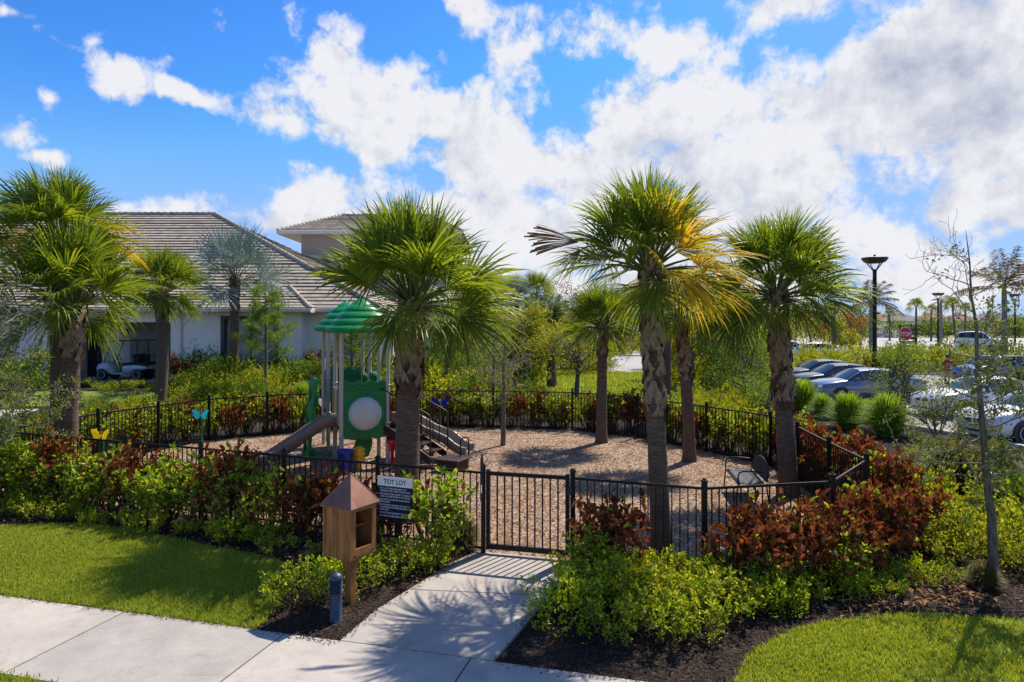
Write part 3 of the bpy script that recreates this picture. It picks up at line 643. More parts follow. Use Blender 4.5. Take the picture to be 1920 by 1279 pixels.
gt.box((-5.99, 41, 3.97), (.13, 18.4, .17), None, .02); gt.box((-9.17, 31.3, 3.97), (.12, .9, .17), None, .02); cpart('gutter', gt, M_trim)
# raised rear block
w = MB(); bx(w, -14.2, -4.5, 46, 54.5, 3, 9.25); cpart('upper_wall', w, M_wallShade)
rf = MB(); ex0, ex1, ey0, ey1, ez = -15.45, -3.3, 45, 56, 9.44; ra, rb = (-12.6, 50.5, 11.3), (-6.1, 50.5, 11.3)
roof_plane(rf, (ex0, ey0, ez), (ex1, ey0, ez), ra, rb); roof_plane(rf, (ex0, ey1, ez), (ex0, ey0, ez), ra, ra); roof_plane(rf, (ex1, ey0, ez), (ex1, ey1, ez), rb, rb); roof_plane(rf, (ex1, ey1, ez), (ex0, ey1, ez), rb, ra)
r2 = cpart('upper_roof', rf, [M_tile, M_tile]); rc = MB(); ridge(rc, (ex0, ey0, ez), ra); ridge(rc, ra, rb); ridge(rc, rb, (ex1, ey0, ez)); obj('ridge_cap', rc, M_tile, r2)
gt = MB(); gt.box(((ex0 + ex1) / 2, ey0 - .02, 9.36), (ex1 - ex0 + .1, .14, .24), None, .02); gt.box((ex0 - .02, (ey0 + ey1) / 2, 9.36), (.14, ey1 - ey0, .24), None, .02); bx(gt, ex0 + .1, ex1 - .1, ey0 + .1, ey1 - .1, 9.24, 9.3); cpart('upper_fascia', gt, M_trim)
# side wings seen past the big palm
eb = (-3.6, 36, .3); ew = thing('side_wing', eb, 'side wing of the clubhouse with white column and dark glazing beyond the big palm', 'building')
w = MB(); bx(w, -5.6, -3.75, 36, 44, .2, 4.4); bx(w, -4.9, -1.45, 42, 46, .1, 3.8)
at(obj('wall', w, M_wall, ew), eb)
w = MB(); bx(w, -3.8, -2.7, 41.93, 41.99, .9, 3.0); wd = at(obj('window', w, M_glass, ew), eb); w = MB(); bx(w, -3.3, -3.22, 41.9, 41.93, .9, 3.0); bx(w, -3.85, -3.8, 41.88, 41.99, .8, 3.1); obj('frame', w, M_door, wd)
rf = MB(); roof_plane(rf, (-6, 35.4, 4.5), (-3.6, 35.4, 4.5), (-6, 37.6, 5.6), (-4.7, 37.6, 5.6)); roof_plane(rf, (-3.6, 35.4, 4.5), (-3.6, 44, 4.5), (-4.7, 37.6, 5.6), (-4.7, 42, 5.6))
roof_plane(rf, (-4.9, 41.4, 3.9), (-1.15, 41.4, 3.9), (-4.9, 44.5, 5.6), (-2.6, 44.5, 5.6)); roof_plane(rf, (-1.15, 41.4, 3.9), (-1.15, 46, 3.9), (-2.6, 44.5, 5.6), (-2.6, 45, 5.6))
at(obj('roof', rf, [M_tile, M_tiledk], ew), eb)
gt = MB(); gt.box((-4.8, 35.36, 4.42), (2.5, .12, .16)); gt.box((-3.0, 41.36, 3.82), (3.8, .12, .16)); gt.box((-3.56, 39.8, 4.42), (.1, 8.7, .16)); at(obj('gutter', gt, M_trim, ew), eb)

# ================================================================ far houses and field
def far_house(px0, px1, ytop, yeave, Y, m, label, seed):
    X0, X1 = X5(px0, Y), X5(px1, Y); zt_ = H - (ytop - YH) * Y / F; ze = H - (yeave - YH) * Y / F; b = ((X0 + X1) / 2, Y, 0)
    t = thing('far_house', b, label, 'house', 'houses beyond the far road'); w2 = MB(); hw = (X1 - X0) / 2
    w2.box((0, 6, ze / 2), (2 * hw - 1, 11, ze)); obj('wall', w2, M_wall, t); r = MB()
    roof_plane(r, (-hw, 0, ze), (hw, 0, ze), (-hw + 6, 6, zt_), (hw - 6, 6, zt_), .8); roof_plane(r, (-hw, 12, ze), (-hw, 0, ze), (-hw + 6, 6, zt_), (-hw + 6, 6.01, zt_), .8); roof_plane(r, (hw, 0, ze), (hw, 12, ze), (hw - 6, 6, zt_), (hw - 6, 6.01, zt_), .8); obj('roof', r, [m, M_tiledk], t)
    w3 = MB()
    for k in np.linspace(-hw * .7, hw * .7, 4): w3.box((k, .46, ze * .55), (1.6, .1, 1.3))
    obj('window', w3, M_glass, t)
M_greyrf = plain('grey_roof', (.22, .20, .19), .9, var=.2, scale=1)
for i, a in enumerate(((1640, 1690, 583, 600, 230, M_orange, 'far house with terracotta roof just beside the tallest lamp post'), (1672, 1742, 586, 602, 222, M_greyrf, 'far house with grey roof behind the stop sign'),
    (1736, 1800, 584, 601, 226, M_orange, 'far house with terracotta roof behind the small palms'), (1790, 1850, 586, 603, 235, M_orange, 'far house with terracotta roof behind the bare tree top'), (1840, 1930, 585, 602, 240, M_greyrf, 'far house with grey roof behind the parked pickup'))): far_house(*a, i)
sb = D_(1725, 624, 190); sh = thing('screened_shed', (sb[0], sb[1], 0), 'long dark screened structure with pale flat roof before the far houses', 'shed'); w = MB(); w.box((0, 0, 1.4), (15, 7, 2.8)); obj('wall', w, M_black, sh)
w = MB(); w.box((0, 0, 2.95), (15.6, 7.6, .25)); w.box((0, .6, 3.2), (9, 4, .25)); obj('roof', w, M_trim, sh)
pb = D_(1704, 640, 150); mb = MB(); th = np.linspace(0, 6.283, 25)[:-1]; rings = []
for k, (r, z) in enumerate(((4.6, 0), (3.6, 1.0), (2.2, 2.2), (.9, 3.0), (.05, 3.3))): rr = r * (1 + .18 * np.sin(3 * th + k) + rng.normal(0, .05, 24)); rings.append(np.c_[rr * np.cos(th) * 1.5, rr * np.sin(th), np.full(24, z) + rng.normal(0, .08, 24)])
mb.loft(rings, smooth=False); tag(obj('sand_pile', mb, M_sand, None, (pb[0], 160, 0)), 'heap of pale sand on the field behind the stop sign', 'sand pile')
# ================================================================ plants
def rnd_dir(r, n, up=0.0):
    v = r.normal(0, 1, (n, 3)); v = unit(v); v[:, 2] += up; return unit(v)
def shrub_meshes(seed, h, r, nst, nleaf, L, Wd, mode='erect', leafmix=1.0, zone=.25, rhomb=False, fold=.25, curl=.1, vert=0.0, spread=.65):
    """branching shrub; returns (foliage, stems). material 0 = main leaf, 1 = second leaf"""
    g = np.random.default_rng(seed); st = MB(); lf = MB(); segs = []
    for k in range(nst):
        a = g.random() * 6.283; q = math.sqrt(g.random()); top = np.array([r * q * math.cos(a), r * q * math.sin(a), h * (.62 + .36 * g.random()) * (1 - .28 * q * q)])
        b = np.array([top[0] * .25, top[1] * .25, -.02]) + np.r_[g.normal(0, .02, 2), 0]
        md = (b + top) / 2 + np.r_[top[:2] * .18, 0] + g.normal(0, .03 * h, 3)
        P = np.array([b, (b + md) / 2, md, (md + top) / 2 + g.normal(0, .015, 3), top]); st.tube(P, [.011 * h + .002, .009 * h, .007 * h, .005, .003], 4, 0, False)
        segs.append((P[1], P[2], .4)); segs.append((P[2], P[3], 1)); segs.append((P[3], P[4], 1.5))
        for _ in range(4 if mode == 'erect' else 5):
            t = g.random() * .75 + .25; o = P[1] + (P[4] - P[1]) * t; dv = unit(np.array([math.cos(a), math.sin(a), 0]) * .5 + g.normal(0, .55, 3) + [0, 0, .75 if mode == 'erect' else .4]); l = h * (.14 + .16 * g.random())
            e = o + dv * l; e[2] = max(e[2], .05); st.tube([o, e], [.004, .002], 3, 0, False); segs.append((o, e, 1.2))
    A = np.array([s_[0] for s_ in segs]); B = np.array([s_[1] for s_ in segs]); wgt = np.array([s_[2] for s_ in segs]) * np.linalg.norm(B - A, axis=1)
    i = g.choice(len(segs), nleaf * 2, p=wgt / wgt.sum()); t = g.random(nleaf * 2)[:, None]; P = A[i] * (1 - t) + B[i] * t; k = P[:, 2] > zone * h * g.random(len(P)) * 1.6
    P = P[k][:nleaf]; i = i[k][:nleaf]; n = len(P); ax = unit(B[i] - A[i])
    Dr = unit(ax * .55 + rnd_dir(g, n) * .9 + np.array([0, 0, .35])); P = P + Dr * .01
    Nn = rnd_dir(g, n, .9); s = (1 - spread * .5) + spread * 1.1 * (g.random(n) - .25); m2 = g.random(n) > leafmix
    if vert: Dr = unit(Dr + np.c_[np.zeros((n, 2)), vert * np.where(g.random(n) < .7, 1, -1)])
    for m, sel in ((0, ~m2), (1, m2)):
        if sel.any(): lf.leaves(P[sel], Dr[sel], Nn[sel], L * s[sel], Wd * s[sel], m, fold, rhomb, curl)
    return lf, st
def mound_meshes(seed, h, r, nleaf, L, Wd, leafmix=1.0, rhomb=True):
    g = np.random.default_rng(seed); lf = MB(); st = MB(); n = nleaf
    d = rnd_dir(g, n, .45); d[:, 2] = np.abs(d[:, 2]); rad = (.45 + .55 * g.random(n) ** .45)
    lump = 1 + .34 * np.sin(d[:, 0] * 7 + seed) * np.cos(d[:, 1] * 6 + seed * 2) + .1 * np.sin(d[:, 2] * 13)
    P = d * rad[:, None] * lump[:, None] * np.array([r, r, h]); P[:, 2] += .03
    Dr = unit(d * .7 + rnd_dir(g, n) * .7 + [0, 0, .45]); Nn = rnd_dir(g, n, .8); s = .6 + .7 * g.random(n); m2 = g.random(n) > leafmix
    for m, sel in ((0, ~m2), (1, m2)):
        if sel.any(): lf.leaves(P[sel], Dr[sel], Nn[sel], L * s[sel], Wd * s[sel], m, .25, rhomb, .05)
    for k in range(14):
        dd = rnd_dir(g, 1, .5)[0]; dd[2] = abs(dd[2]); st.tube([[0, 0, -.02], dd * [r * .5, r * .5, h * .5] + g.normal(0, .02, 3), dd * [r, r, h] * .95], [.008, .006, .003], 4, 0, False)
    return lf, st
SH = {}
def kind(name, cat, mats, variants): SH[name] = (cat, mats, [(a.mesh(cat + '_foliage'), b.mesh(cat + '_stems')) for a, b in variants])
kind('green_hedge_shrub', 'shrub', [M_coco, M_dead], [shrub_meshes(s, 1.15, .36, 11, 640, .092, .058, leafmix=.9) for s in (1, 2, 3)])
kind('mixed_hedge_shrub', 'shrub', [M_coco, M_dead], [shrub_meshes(s, 1.15, .36, 11, 540, .092, .056, leafmix=.55) for s in (11, 12, 13)])
kind('dead_hedge_shrub', 'shrub', [M_dead, M_coco], [shrub_meshes(s, 1.15, .36, 13, 400, .105, .052, leafmix=.93, zone=.42, curl=.3, fold=.45, vert=.8, spread=.9) for s in (21, 22, 23, 24)])
kind('low_shrub', 'shrub', [M_low, M_lowY], [shrub_meshes(s, .56, .46, 26, 1150, .052, .027, 'erect', .78, .08) for s in (31, 32, 33)] + [mound_meshes(34, .5, .45, 1150, .05, .027, .8, False)])
kind('low_shrub_y', 'shrub', [M_lowY, M_low], [shrub_meshes(s, .56, .46, 26, 1100, .054, .028, 'erect', .75, .08) for s in (41, 42, 43)])
kind('twiggy_low_shrub', 'shrub', [M_low, M_lowY], [shrub_meshes(s, .55, .45, 14, 700, .04, .022, 'spread', .75, .1) for s in (36, 37)])
kind('golden_shrub', 'shrub', [M_gold, M_low], [mound_meshes(s, .8, .6, 1100, .075, .042, .85) for s in (51, 52, 53)])
kind('golden_shrub_open', 'shrub', [M_gold, M_low], [shrub_meshes(s, .9, .55, 12, 750, .07, .038, 'spread', .8, .15) for s in (56, 57)])
kind('dark_shrub', 'shrub', [M_dark, M_low], [mound_meshes(s, 1.1, .8, 1300, .10, .05, .8) for s in (61, 62)] + [shrub_meshes(63, 1.2, .7, 12, 700, .09, .045, 'spread', .8, .1)])
kind('red_shrub', 'shrub', [M_red, M_dark], [shrub_meshes(s, 1.3, .6, 14, 700, .12, .05, leafmix=.8, zone=.1) for s in (71, 72)])
srng = np.random.default_rng(99); cnt = {}
def plant(k, x, y, s=1.0, label='', group=None, name=None, sz=1.0, z=None):
    cat, mats, var = SH[k]; i = cnt.get(k, 0); cnt[k] = i + 1; a, b = var[(i * 7 + int(srng.integers(0, 3))) % len(var)]
    t = thing(name or {'low_shrub_y': 'low_shrub', 'golden_shrub_open': 'golden_shrub'}.get(k, k), (x, y, float(gz(x, y)) if z is None else z), label, cat, group, srng.random() * 6.283)
    t.scale = (s, s, s * sz); obj('foliage', a, mats, t); obj('stems', b, M_stem, t); return t
def along(pts, step, off=0.0, jit=.06, ph=.5):          # points along a polyline, pushed to its outer side
    pts = np.array(pts, float); out = []; acc = step * ph
    for a, b in zip(pts[:-1], pts[1:]):
        d = b - a; L_ = np.linalg.norm(d); d = d / L_; nrm = np.array([d[1], -d[0]])
        while acc < L_: out.append(a + d * acc + nrm * off + srng.normal(0, jit, 2)); acc += step
        acc -= L_
    return out
def pxx(p): return 960 + p[0] * F / p[1]
# --- hedge outside the front fence, up to the sign
lab = {'green_hedge_shrub': 'leafy green hedge shrub along the black fence on the lawn side', 'mixed_hedge_shrub': 'half withered green and rust hedge shrub along the front fence by the lawn', 'dead_hedge_shrub': 'withered rust brown hedge shrub against the front fence behind the wooden box'}
gN = 'hedge along the front fence by the lawn'
for row, (off, ph) in enumerate(((.36, .4), (.62, .9))):
    for p in along([(-12.5, 14.65), (-10.45, 13.85), (-1.3, 10.34)], .40, off, .07, ph):
        x = pxx(p)
        if row == 0: k = 'dead_hedge_shrub' if 520 < x < 735 or 390 < x < 445 or (90 < x < 150) or (225 < x < 262) else ('mixed_hedge_shrub' if 180 < x < 310 or 445 < x < 500 else 'green_hedge_shrub')
        else:
            if 500 < x < 760 or x > 760: continue
            k = 'green_hedge_shrub' if srng.random() < .62 else 'mixed_hedge_shrub'
        if x > 745: continue
        plant(k, p[0], p[1], (1.08 if row == 0 else .84) * (.9 + .22 * srng.random()), lab[k], gN, sz=.92 if x > 520 else 1.0)
plant('green_hedge_shrub', -1.12, 9.92, 1.22, 'tall bright green shrub between the rules sign and the gate'); plant('green_hedge_shrub', -.95, 9.75, .82, 'small bright green shrub at the foot of the tall one beside the gate')
plant('green_hedge_shrub', 1.08, 8.98, .74, 'green leafed shrub squeezed against the gate hinge post')
# --- low shrubs along the left bed
gL = 'low shrubs edging the bed by the lawn'; ll = 'low small-leaved green shrub in the mulch at the foot of the hedge by the lawn'
for p in along([(-12, 14.3), (-10.45, 13.85), (-3.0, 11.0)], .55, .92, .09): plant('low_shrub' if srng.random() < .55 else ('low_shrub_y' if srng.random() < .5 else 'twiggy_low_shrub'), p[0], p[1], .5 + .35 * srng.random(), ll, gL)
for (x, y, s, k, l) in ((-2.55, 8.22, .98, 'low_shrub', 'rounded green shrub at the lawn corner beside the bollard light'), (-2.18, 8.72, .95, 'low_shrub', 'green shrub behind the bollard light, touching the wooden box'), (-2.95, 8.75, .7, 'twiggy_low_shrub', 'twiggy green shrub at the curved end of the lawn'),
        (-1.62, 8.95, .9, 'twiggy_low_shrub', 'sparse green shrub just behind the wooden post'), (-1.40, 9.35, .8, 'low_shrub', 'low green shrub under the rules sign'), (-1.85, 9.5, .8, 'low_shrub', 'low green shrub between the wooden box and the rust hedge'), (-1.05, 9.45, .75, 'low_shrub', 'low green shrub at the walkway edge before the gate'), (-2.6, 9.6, .75, 'twiggy_low_shrub', 'sparse low shrub under the rust hedge behind the box'),
        (-3.4, 9.9, .7, 'twiggy_low_shrub', 'sparse low shrub in dark mulch beyond the palm shadow')): plant(k, x, y, s, l)
# --- hedge on the other side of the gate
gR = 'withered hedge along the fence on the bench side'; lr = 'withered rust brown hedge shrub against the fence on the bench side of the gate'
for off, ph, sc_ in ((.36, .3, 1.0), (.66, .8, .9)):
    for p in along([(1.15, 9.58), (2.55, 9.05), (4.42, 9.42)], .38, off, .05, ph):
        x = pxx(p)
        if off > .5 and (x < 1240 or 1290 < x < 1400): continue
        if 1196 < x < 1296: continue
        plant('dead_hedge_shrub' if srng.random() < .85 else 'mixed_hedge_shrub', p[0], p[1], sc_ * (.80 + .34 * srng.random()), lr, gR)
gR2 = 'withered hedge outside the fence corner'; lr2 = 'withered rust brown shrub massed outside the fence corner beyond the bench'
for off, ph in ((.36, .3), (.70, .7)):
    for p in along([(4.42, 9.42), (5.66, 10.9)], .40, off, .05, ph): plant('dead_hedge_shrub' if srng.random() < .88 else 'mixed_hedge_shrub', p[0], p[1], .80 + .26 * srng.random(), lr2, gR2)
gR3 = 'withered hedge along the fence facing the parked cars'
for off, ph in ((.4, .3), (.75, .7)):
    for p in along([(5.66, 10.9), (5.80, 12.5), (6.02, 14.4), (6.1, 16.3)], .42, off, .06, ph):
        k = 'dead_hedge_shrub' if srng.random() < .8 else 'mixed_hedge_shrub'; plant(k, p[0], p[1], .92 + .25 * srng.random(), 'shrunken rust shrub along the fence that faces the parked cars' if k[0] == 'd' else 'rust and green shrub along the fence that faces the parked cars', gR3)
# --- low shrubs right of the walk
gS = 'low shrubs beside the walkway'
lowpts = [(.62, 7.72, 1, 0), (.95, 8.15, 1.05, 1), (.85, 8.75, .85, 0), (1.15, 7.55, 1, 0), (1.4, 8.0, 1.1, 1), (1.3, 8.6, 1, 0), (1.62, 7.3, .9, 0), (1.85, 7.75, 1.1, 1), (1.75, 8.4, 1, 1), (2.2, 8.2, 1.05, 1), (2.3, 7.75, .95, 0), (2.55, 8.45, .95, 0),
          (2.05, 7.25, .7, 2), (2.7, 8.05, .8, 1), (1.0, 7.2, .7, 2), (1.5, 8.95, .8, 0), (1.95, 8.85, .75, 0)]
for x, y, s, t in lowpts: plant(('low_shrub', 'low_shrub_y', 'twiggy_low_shrub')[t], x, y, s * 1.02, ('low green small-leaved shrub in the bed beside the walkway', 'low yellow green shrub in the middle of the bed beside the walkway', 'sparse twiggy shrub at the mulch edge beside the walkway')[t], gS)
gS2 = 'low shrubs before the withered hedge'
for x, y, s, t in ((2.95, 8.72, .9, 0), (3.3, 8.45, .95, 0), (3.65, 8.75, .9, 0), (4.05, 8.6, .85, 0), (4.35, 8.95, .9, 0), (4.75, 8.8, .75, 2), (3.0, 8.2, .8, 0), (5.0, 9.2, .7, 2), (4.6, 8.35, .55, 2), (5.7, 8.9, .6, 2), (3.15, 8.05, .7, 0), (3.55, 8.15, .62, 2), (4.3, 8.45, .62, 0), (4.75, 8.55, .5, 2), (5.3, 8.95, .6, 0)): plant(('low_shrub', 'low_shrub_y', 'twiggy_low_shrub')[t], x, y, s, 'low green shrub at the foot of the withered hedge by the lawn' if t == 0 else 'sparse twiggy shrub in the mulch near the bare tree', gS2)
# --- yellow shrubs at the right
gG = 'yellow green shrubs beside the bare tree'
for x, y, s, k in ((6.25, 9.75, .8, 'golden_shrub_open'), (5.95, 9.35, .6, 'golden_shrub_open'), (6.7, 9.7, .85, 'golden_shrub'), (6.9, 9.1, .6, 'golden_shrub_open'), (7.4, 9.9, .9, 'golden_shrub'), (6.35, 10.9, 1.0, 'golden_shrub'), (6.5, 10.3, .95, 'golden_shrub_open'), (7.1, 10.5, 1.0, 'golden_shrub_open'), (7.0, 11.6, 1.1, 'golden_shrub'), (7.7, 11.2, 1.0, 'golden_shrub_open'), (6.9, 12.7, 1.0, 'golden_shrub'), (7.7, 12.6, .9, 'golden_shrub_open'), (7.1, 13.8, .9, 'golden_shrub_open')): plant(k, x, y, s, 'yellow green shrub in the bed between the fence corner and the bare tree', gG)
for x, y, s in ((6.75, 15.4, .8), (7.1, 14.6, .75), (7.5, 15.8, .7), (7.3, 16.6, .7), (7.9, 14.9, .65), (6.8, 17.0, .7), (8.1, 15.9, .55)): plant('dead_hedge_shrub', x, y, s, 'low rust brown shrub in the open bed below the grass tufts', 'rust shrubs below the grass tufts')
for x, y, s in ((8.6, 14.2, .8), (9.2, 15.0, .75), (8.4, 13.4, .8), (9.6, 16.2, .6)): plant('golden_shrub_open', x, y, s, 'yellow green shrub in the open bed behind the fence corner', 'yellow shrubs in the open bed')
gD = 'dark shrubs behind the bare tree'
for x, y, s in ((7.5, 9.6, .55), (8.3, 10.2, .8), (8.8, 11.2, .9), (9.4, 10.6, .9), (9.3, 12.3, .9), (7.2, 8.7, .4), (8.2, 9.2, .5)): plant('dark_shrub', x, y, s, 'dark straggly shrub in the bed behind the bare tree', gD)
# --- hedge behind the back fence
for run, gB, st in ((FENCE['left'][::-1] if False else FENCE['left'], 'hedge outside the fence toward the clubhouse', .5), (FENCE['back'], 'hedge outside the fence behind the play tower', .5), (FENCE['backR'], 'hedge outside the fence toward the road', .5)):
    for off, ph in ((.45, .3), (.85, .8)):
        for p in along(run, st, off, .08, ph):
            q = srng.random(); k = 'mixed_hedge_shrub' if q < .36 else ('dead_hedge_shrub' if q < .66 else 'green_hedge_shrub'); w_ = gB.split('fence ')[1]
            plant(k, p[0], p[1], .92 + .26 * srng.random(), {'m': 'half withered hedge shrub outside the fence ', 'd': 'rust brown hedge shrub outside the fence ', 'g': 'green hedge shrub outside the fence '}[k[0]] + w_, gB)
# --- planting between the fence and the clubhouse, and beyond the back fence
def band(k, px0, px1, Y0, Y1, n, s0, s1, label, group):
    for i in range(n):
        Y = Y0 + (Y1 - Y0) * srng.random(); x = px0 + (px1 - px0) * (i + srng.random()) / n; plant(k, (x - 960) * Y / F, Y, (s0 + (s1 - s0) * srng.random()) * (.78 + .44 * srng.random()), label, group)
    if k == 'golden_shrub' and n > 8:
        lb = label.replace('yellow green shrub', 'darker green shrub').replace('golden yellow shrub', 'darker green shrub').replace('yellow tipped', 'dark')
        for i in range(n // 2):
            Y = Y0 + (Y1 - Y0) * srng.random(); x = px0 + (px1 - px0) * srng.random(); plant('dark_shrub', (x - 960) * Y / F, Y, (s0 + s1) / 2 * (.55 + .45 * srng.random()), lb, group.replace('yellow', 'dark').replace('golden', 'dark'))
band('golden_shrub', 150, 420, 21.5, 24.5, 12, .7, 1.0, 'yellow green shrub in the bed between the fence and the cart bay', 'yellow shrubs below the cart bay')
band('golden_shrub', 330, 600, 23.5, 28.5, 20, .8, 1.15, 'yellow green shrub in the bed below the clubhouse window', 'yellow shrubs below the clubhouse window')
band('low_shrub', 160, 290, 27.4, 29, 9, .5, .8, 'low green shrub in front of the golf cart bay', 'low shrubs before the cart bay')
band('dark_shrub', 320, 610, 27.5, 30.6, 14, .85, 1.2, 'dark green shrub against the clubhouse wall', 'dark shrubs along the clubhouse wall')
band('dark_shrub', -120, 90, 24, 29, 7, 1.1, 1.5, 'dark green bush before the blank end of the clubhouse wall', 'dark bushes at the end of the clubhouse')
band('golden_shrub', 0, 180, 17.5, 20.5, 6, .8, 1.1, 'yellow green shrub outside the fence behind the twin palms', 'yellow shrubs behind the twin palms')
band('dark_shrub', 600, 740, 27.5, 31, 8, 1.0, 1.4, 'dark green shrub against the wall behind the tower posts', 'dark shrubs behind the play tower')
band('golden_shrub_open', 690, 800, 24, 30, 9, 1.1, 1.5, 'yellow green shrub seen between the tower posts and the big palm', 'yellow shrubs behind the play tower')
band('golden_shrub', 790, 930, 25, 30, 13, 1.2, 1.6, 'golden yellow shrub massed behind the blue butterfly', 'golden shrubs behind the blue butterfly')
band('dark_shrub', 780, 960, 30, 34, 8, 1.1, 1.6, 'dark green bush before the side wing', 'dark bushes before the side wing')
band('golden_shrub', 1040, 1290, 23.5, 27.0, 15, .75, 1.05, 'yellow green shrub behind the fence beyond the central palms', 'yellow shrubs beyond the central palms')
band('golden_shrub', 1290, 1450, 22.5, 30.5, 17, .8, 1.15, 'yellow green shrub behind the fence near the lamp post', 'yellow shrubs near the lamp post')
band('golden_shrub', 1250, 1320, 34, 44, 8, 1.3, 1.8, 'yellow green shrub between the tall yellowing palm and the driveway', 'yellow shrubs before the driveway')
band('golden_shrub', 1335, 1450, 33, 43, 11, 1.5, 2.2, 'yellow green shrub before the car park behind the hanging frond', 'yellow shrubs before the car park')
band('dark_shrub', 1330, 1440, 38, 46, 7, 1.5, 2.1, 'dark green shrub before the car park behind the hanging frond', 'dark shrubs before the car park')
band('golden_shrub_open', 900, 1060, 23.2, 26, 9, .6, .9, 'yellow green shrub at the near edge of the back lawn', 'yellow shrubs at the lawn edge')
band('golden_shrub', 850, 985, 33, 44, 10, 1.5, 2.2, 'yellow green shrub massed beside the side wing', 'yellow shrubs beside the side wing')
band('dark_shrub', 900, 1040, 24, 29, 6, .6, .9, 'dark green shrub at the lawn edge behind the little bare tree', 'dark shrubs at the lawn edge')
band('dark_shrub', 965, 1130, 48.6, 50.2, 9, 1.3, 1.7, 'clipped dark hedge shrub between the back lawn and the driveway', 'hedge along the back lawn')
band('golden_shrub', 965, 1130, 47.8, 48.6, 7, 1.0, 1.4, 'yellow tipped hedge shrub between the back lawn and the driveway', 'hedge along the back lawn')
band('golden_shrub', 1120, 1172, 70.5, 76, 5, 2.0, 2.4, 'yellow bush beside the concrete path across the driveway', 'bushes beside the concrete path')
band('golden_shrub', 1205, 1300, 70.5, 82, 6, 1.9, 2.4, 'yellow bush on the far side of the concrete path', 'bushes beyond the concrete path')
band('dark_shrub', 1130, 1300, 84, 87, 8, 1.6, 2.0, 'dark bush at the top of the concrete path', 'bushes at the top of the path')
for x, y, s, l in ((-14.6, 29.4, 1.1, 'red leaved shrub beside the cart bay opening'), (-13.9, 29.8, 1.0, 'red leaved shrub against the wall next to the cart bay'), (-8.6, 30.2, 1.25, 'red leaved shrub in the wall corner behind the play tower'), (-7.7, 30.6, 1.2, 'red leaved shrub behind the tower posts'), (-7.9, 29.2, .9, 'small red shrub by the white wall')): plant('red_shrub', x, y, s, l, 'red shrubs along the clubhouse')
plant('dark_shrub', -13.2, 30.2, 1.1, 'dark green bush beside the red shrubs by the cart bay')
for i in range(12): plant('golden_shrub', 20.2 + i * .95, 47.2 + srng.normal(0, .35) + (i % 2) * 1.4, 1.75 + .3 * srng.random(), 'yellow green hedge shrub on the car park island before the white cars', 'hedge on the car park island', z=.09)
for i in range(16): plant('golden_shrub' if i % 3 else 'dark_shrub', 25.5 + i * 1.2, 45.6 + srng.normal(0, .3) + (i % 2) * 1.3, 1.75 + .3 * srng.random(), 'tall yellow green hedge shrub on the island under the stop sign', 'hedge under the stop sign', z=.09)
for i in range(3): plant('red_shrub', 24.2 + i * .7, 45.9, .9, 'red leaved plant at the foot of the tallest lamp post', 'red plants at the lamp post', z=.09)
for i in range(22): plant('dark_shrub', 76 + i * 3.6 + srng.normal(0, 1), 158 + srng.normal(0, 3), 3.4 + 1.4 * srng.random(), 'dark bush on the far verge before the houses', 'bushes on the far verge')
# --- tufted grasses
def tuft(seed, h, r, n, w=.012):
    g = np.random.default_rng(seed); a = g.random(n) * 6.283; q = g.random(n) ** .8; ln = r * (.12 + 1.0 * q) * (.75 + .5 * g.random(n)); hh = h * (1.05 - .75 * q ** 1.6) * (.75 + .4 * g.random(n)); b = a + g.normal(0, .4, n)
    D = np.c_[np.cos(a), np.sin(a)]; S = np.c_[-np.sin(b), np.cos(b), np.zeros(n)] * w; P0 = np.c_[D * .16 * g.random((n, 1)), np.zeros(n)]
    ts = (0, .35, .7, 1); rows = []
    for t, ww in zip(ts, (1, .9, .6, .02)):
        p = P0 + np.c_[D * (ln * t ** 1.35)[:, None], hh * (1.9 * t - 1.0 * t ** 2.2)]; rows += [p - S * ww, p + S * ww]
    V = np.stack(rows, 1).reshape(-1, 3); i = np.arange(n)[:, None, None] * 8; q4 = (i + np.array([[[0, 1, 3, 2], [2, 3, 5, 4], [4, 5, 7, 6]]])).reshape(-1, 4); mb = MB(); mb.add(V, q4); return mb
TU = [tuft(s, .85, .58, 1500, .010).mesh('grass_blades') for s in (1, 2)]; M_drygr = leaf('dry_tuft', [(0, (.07, .075, .025)), (.6, (.17, .16, .06)), (1, (.32, .26, .14))], .5, .35)
def gtuft(i, x, y, s, l, g=None, m=None, z=None):
    me = TU[i % 2] if m is None else TU[i % 2].copy()
    if m is not None: me.materials.clear(); me.materials.append(m)
    o = obj('grass_tuft', me, M_grass, None, (x, y, float(gz(x, y))), i * 1.3); o.scale = (s,) * 3; tag(o, l, 'grass', g)
for i, (px, py, s, l) in enumerate(((1505, 772, 1.45, 'bright green grass tuft beside the palm trunk, nearest the dark cars'), (1543, 784, 1.0, 'small bright green grass tuft second from the palm trunk'), (1590, 803, 1.35, 'bright green grass tuft in the bed below the slate blue sedan'), (1664, 818, 1.5, 'broad bright green grass tuft under the multi-stemmed bush'), (1625, 790, .9, 'small grass tuft between the two broad bright green ones'))): p = G(px, py); gtuft(i, p[0], p[1], s, l)
for i, (px, Y, s, l) in enumerate(((418, 25, 1.15, 'green grass tuft below the silver palm'), (478, 25, 1.15, 'green grass tuft beside the young pine trunk'), (575, 24.5, 1.2, 'green grass tuft just beside the tower posts'), (660, 25, 1.2, 'green grass tuft seen through the tower posts'), (735, 26, 1.1, 'green grass tuft between tower and big palm'))): gtuft(i, (px - 960) * Y / F, Y, s, l, 'grass tufts before the clubhouse')
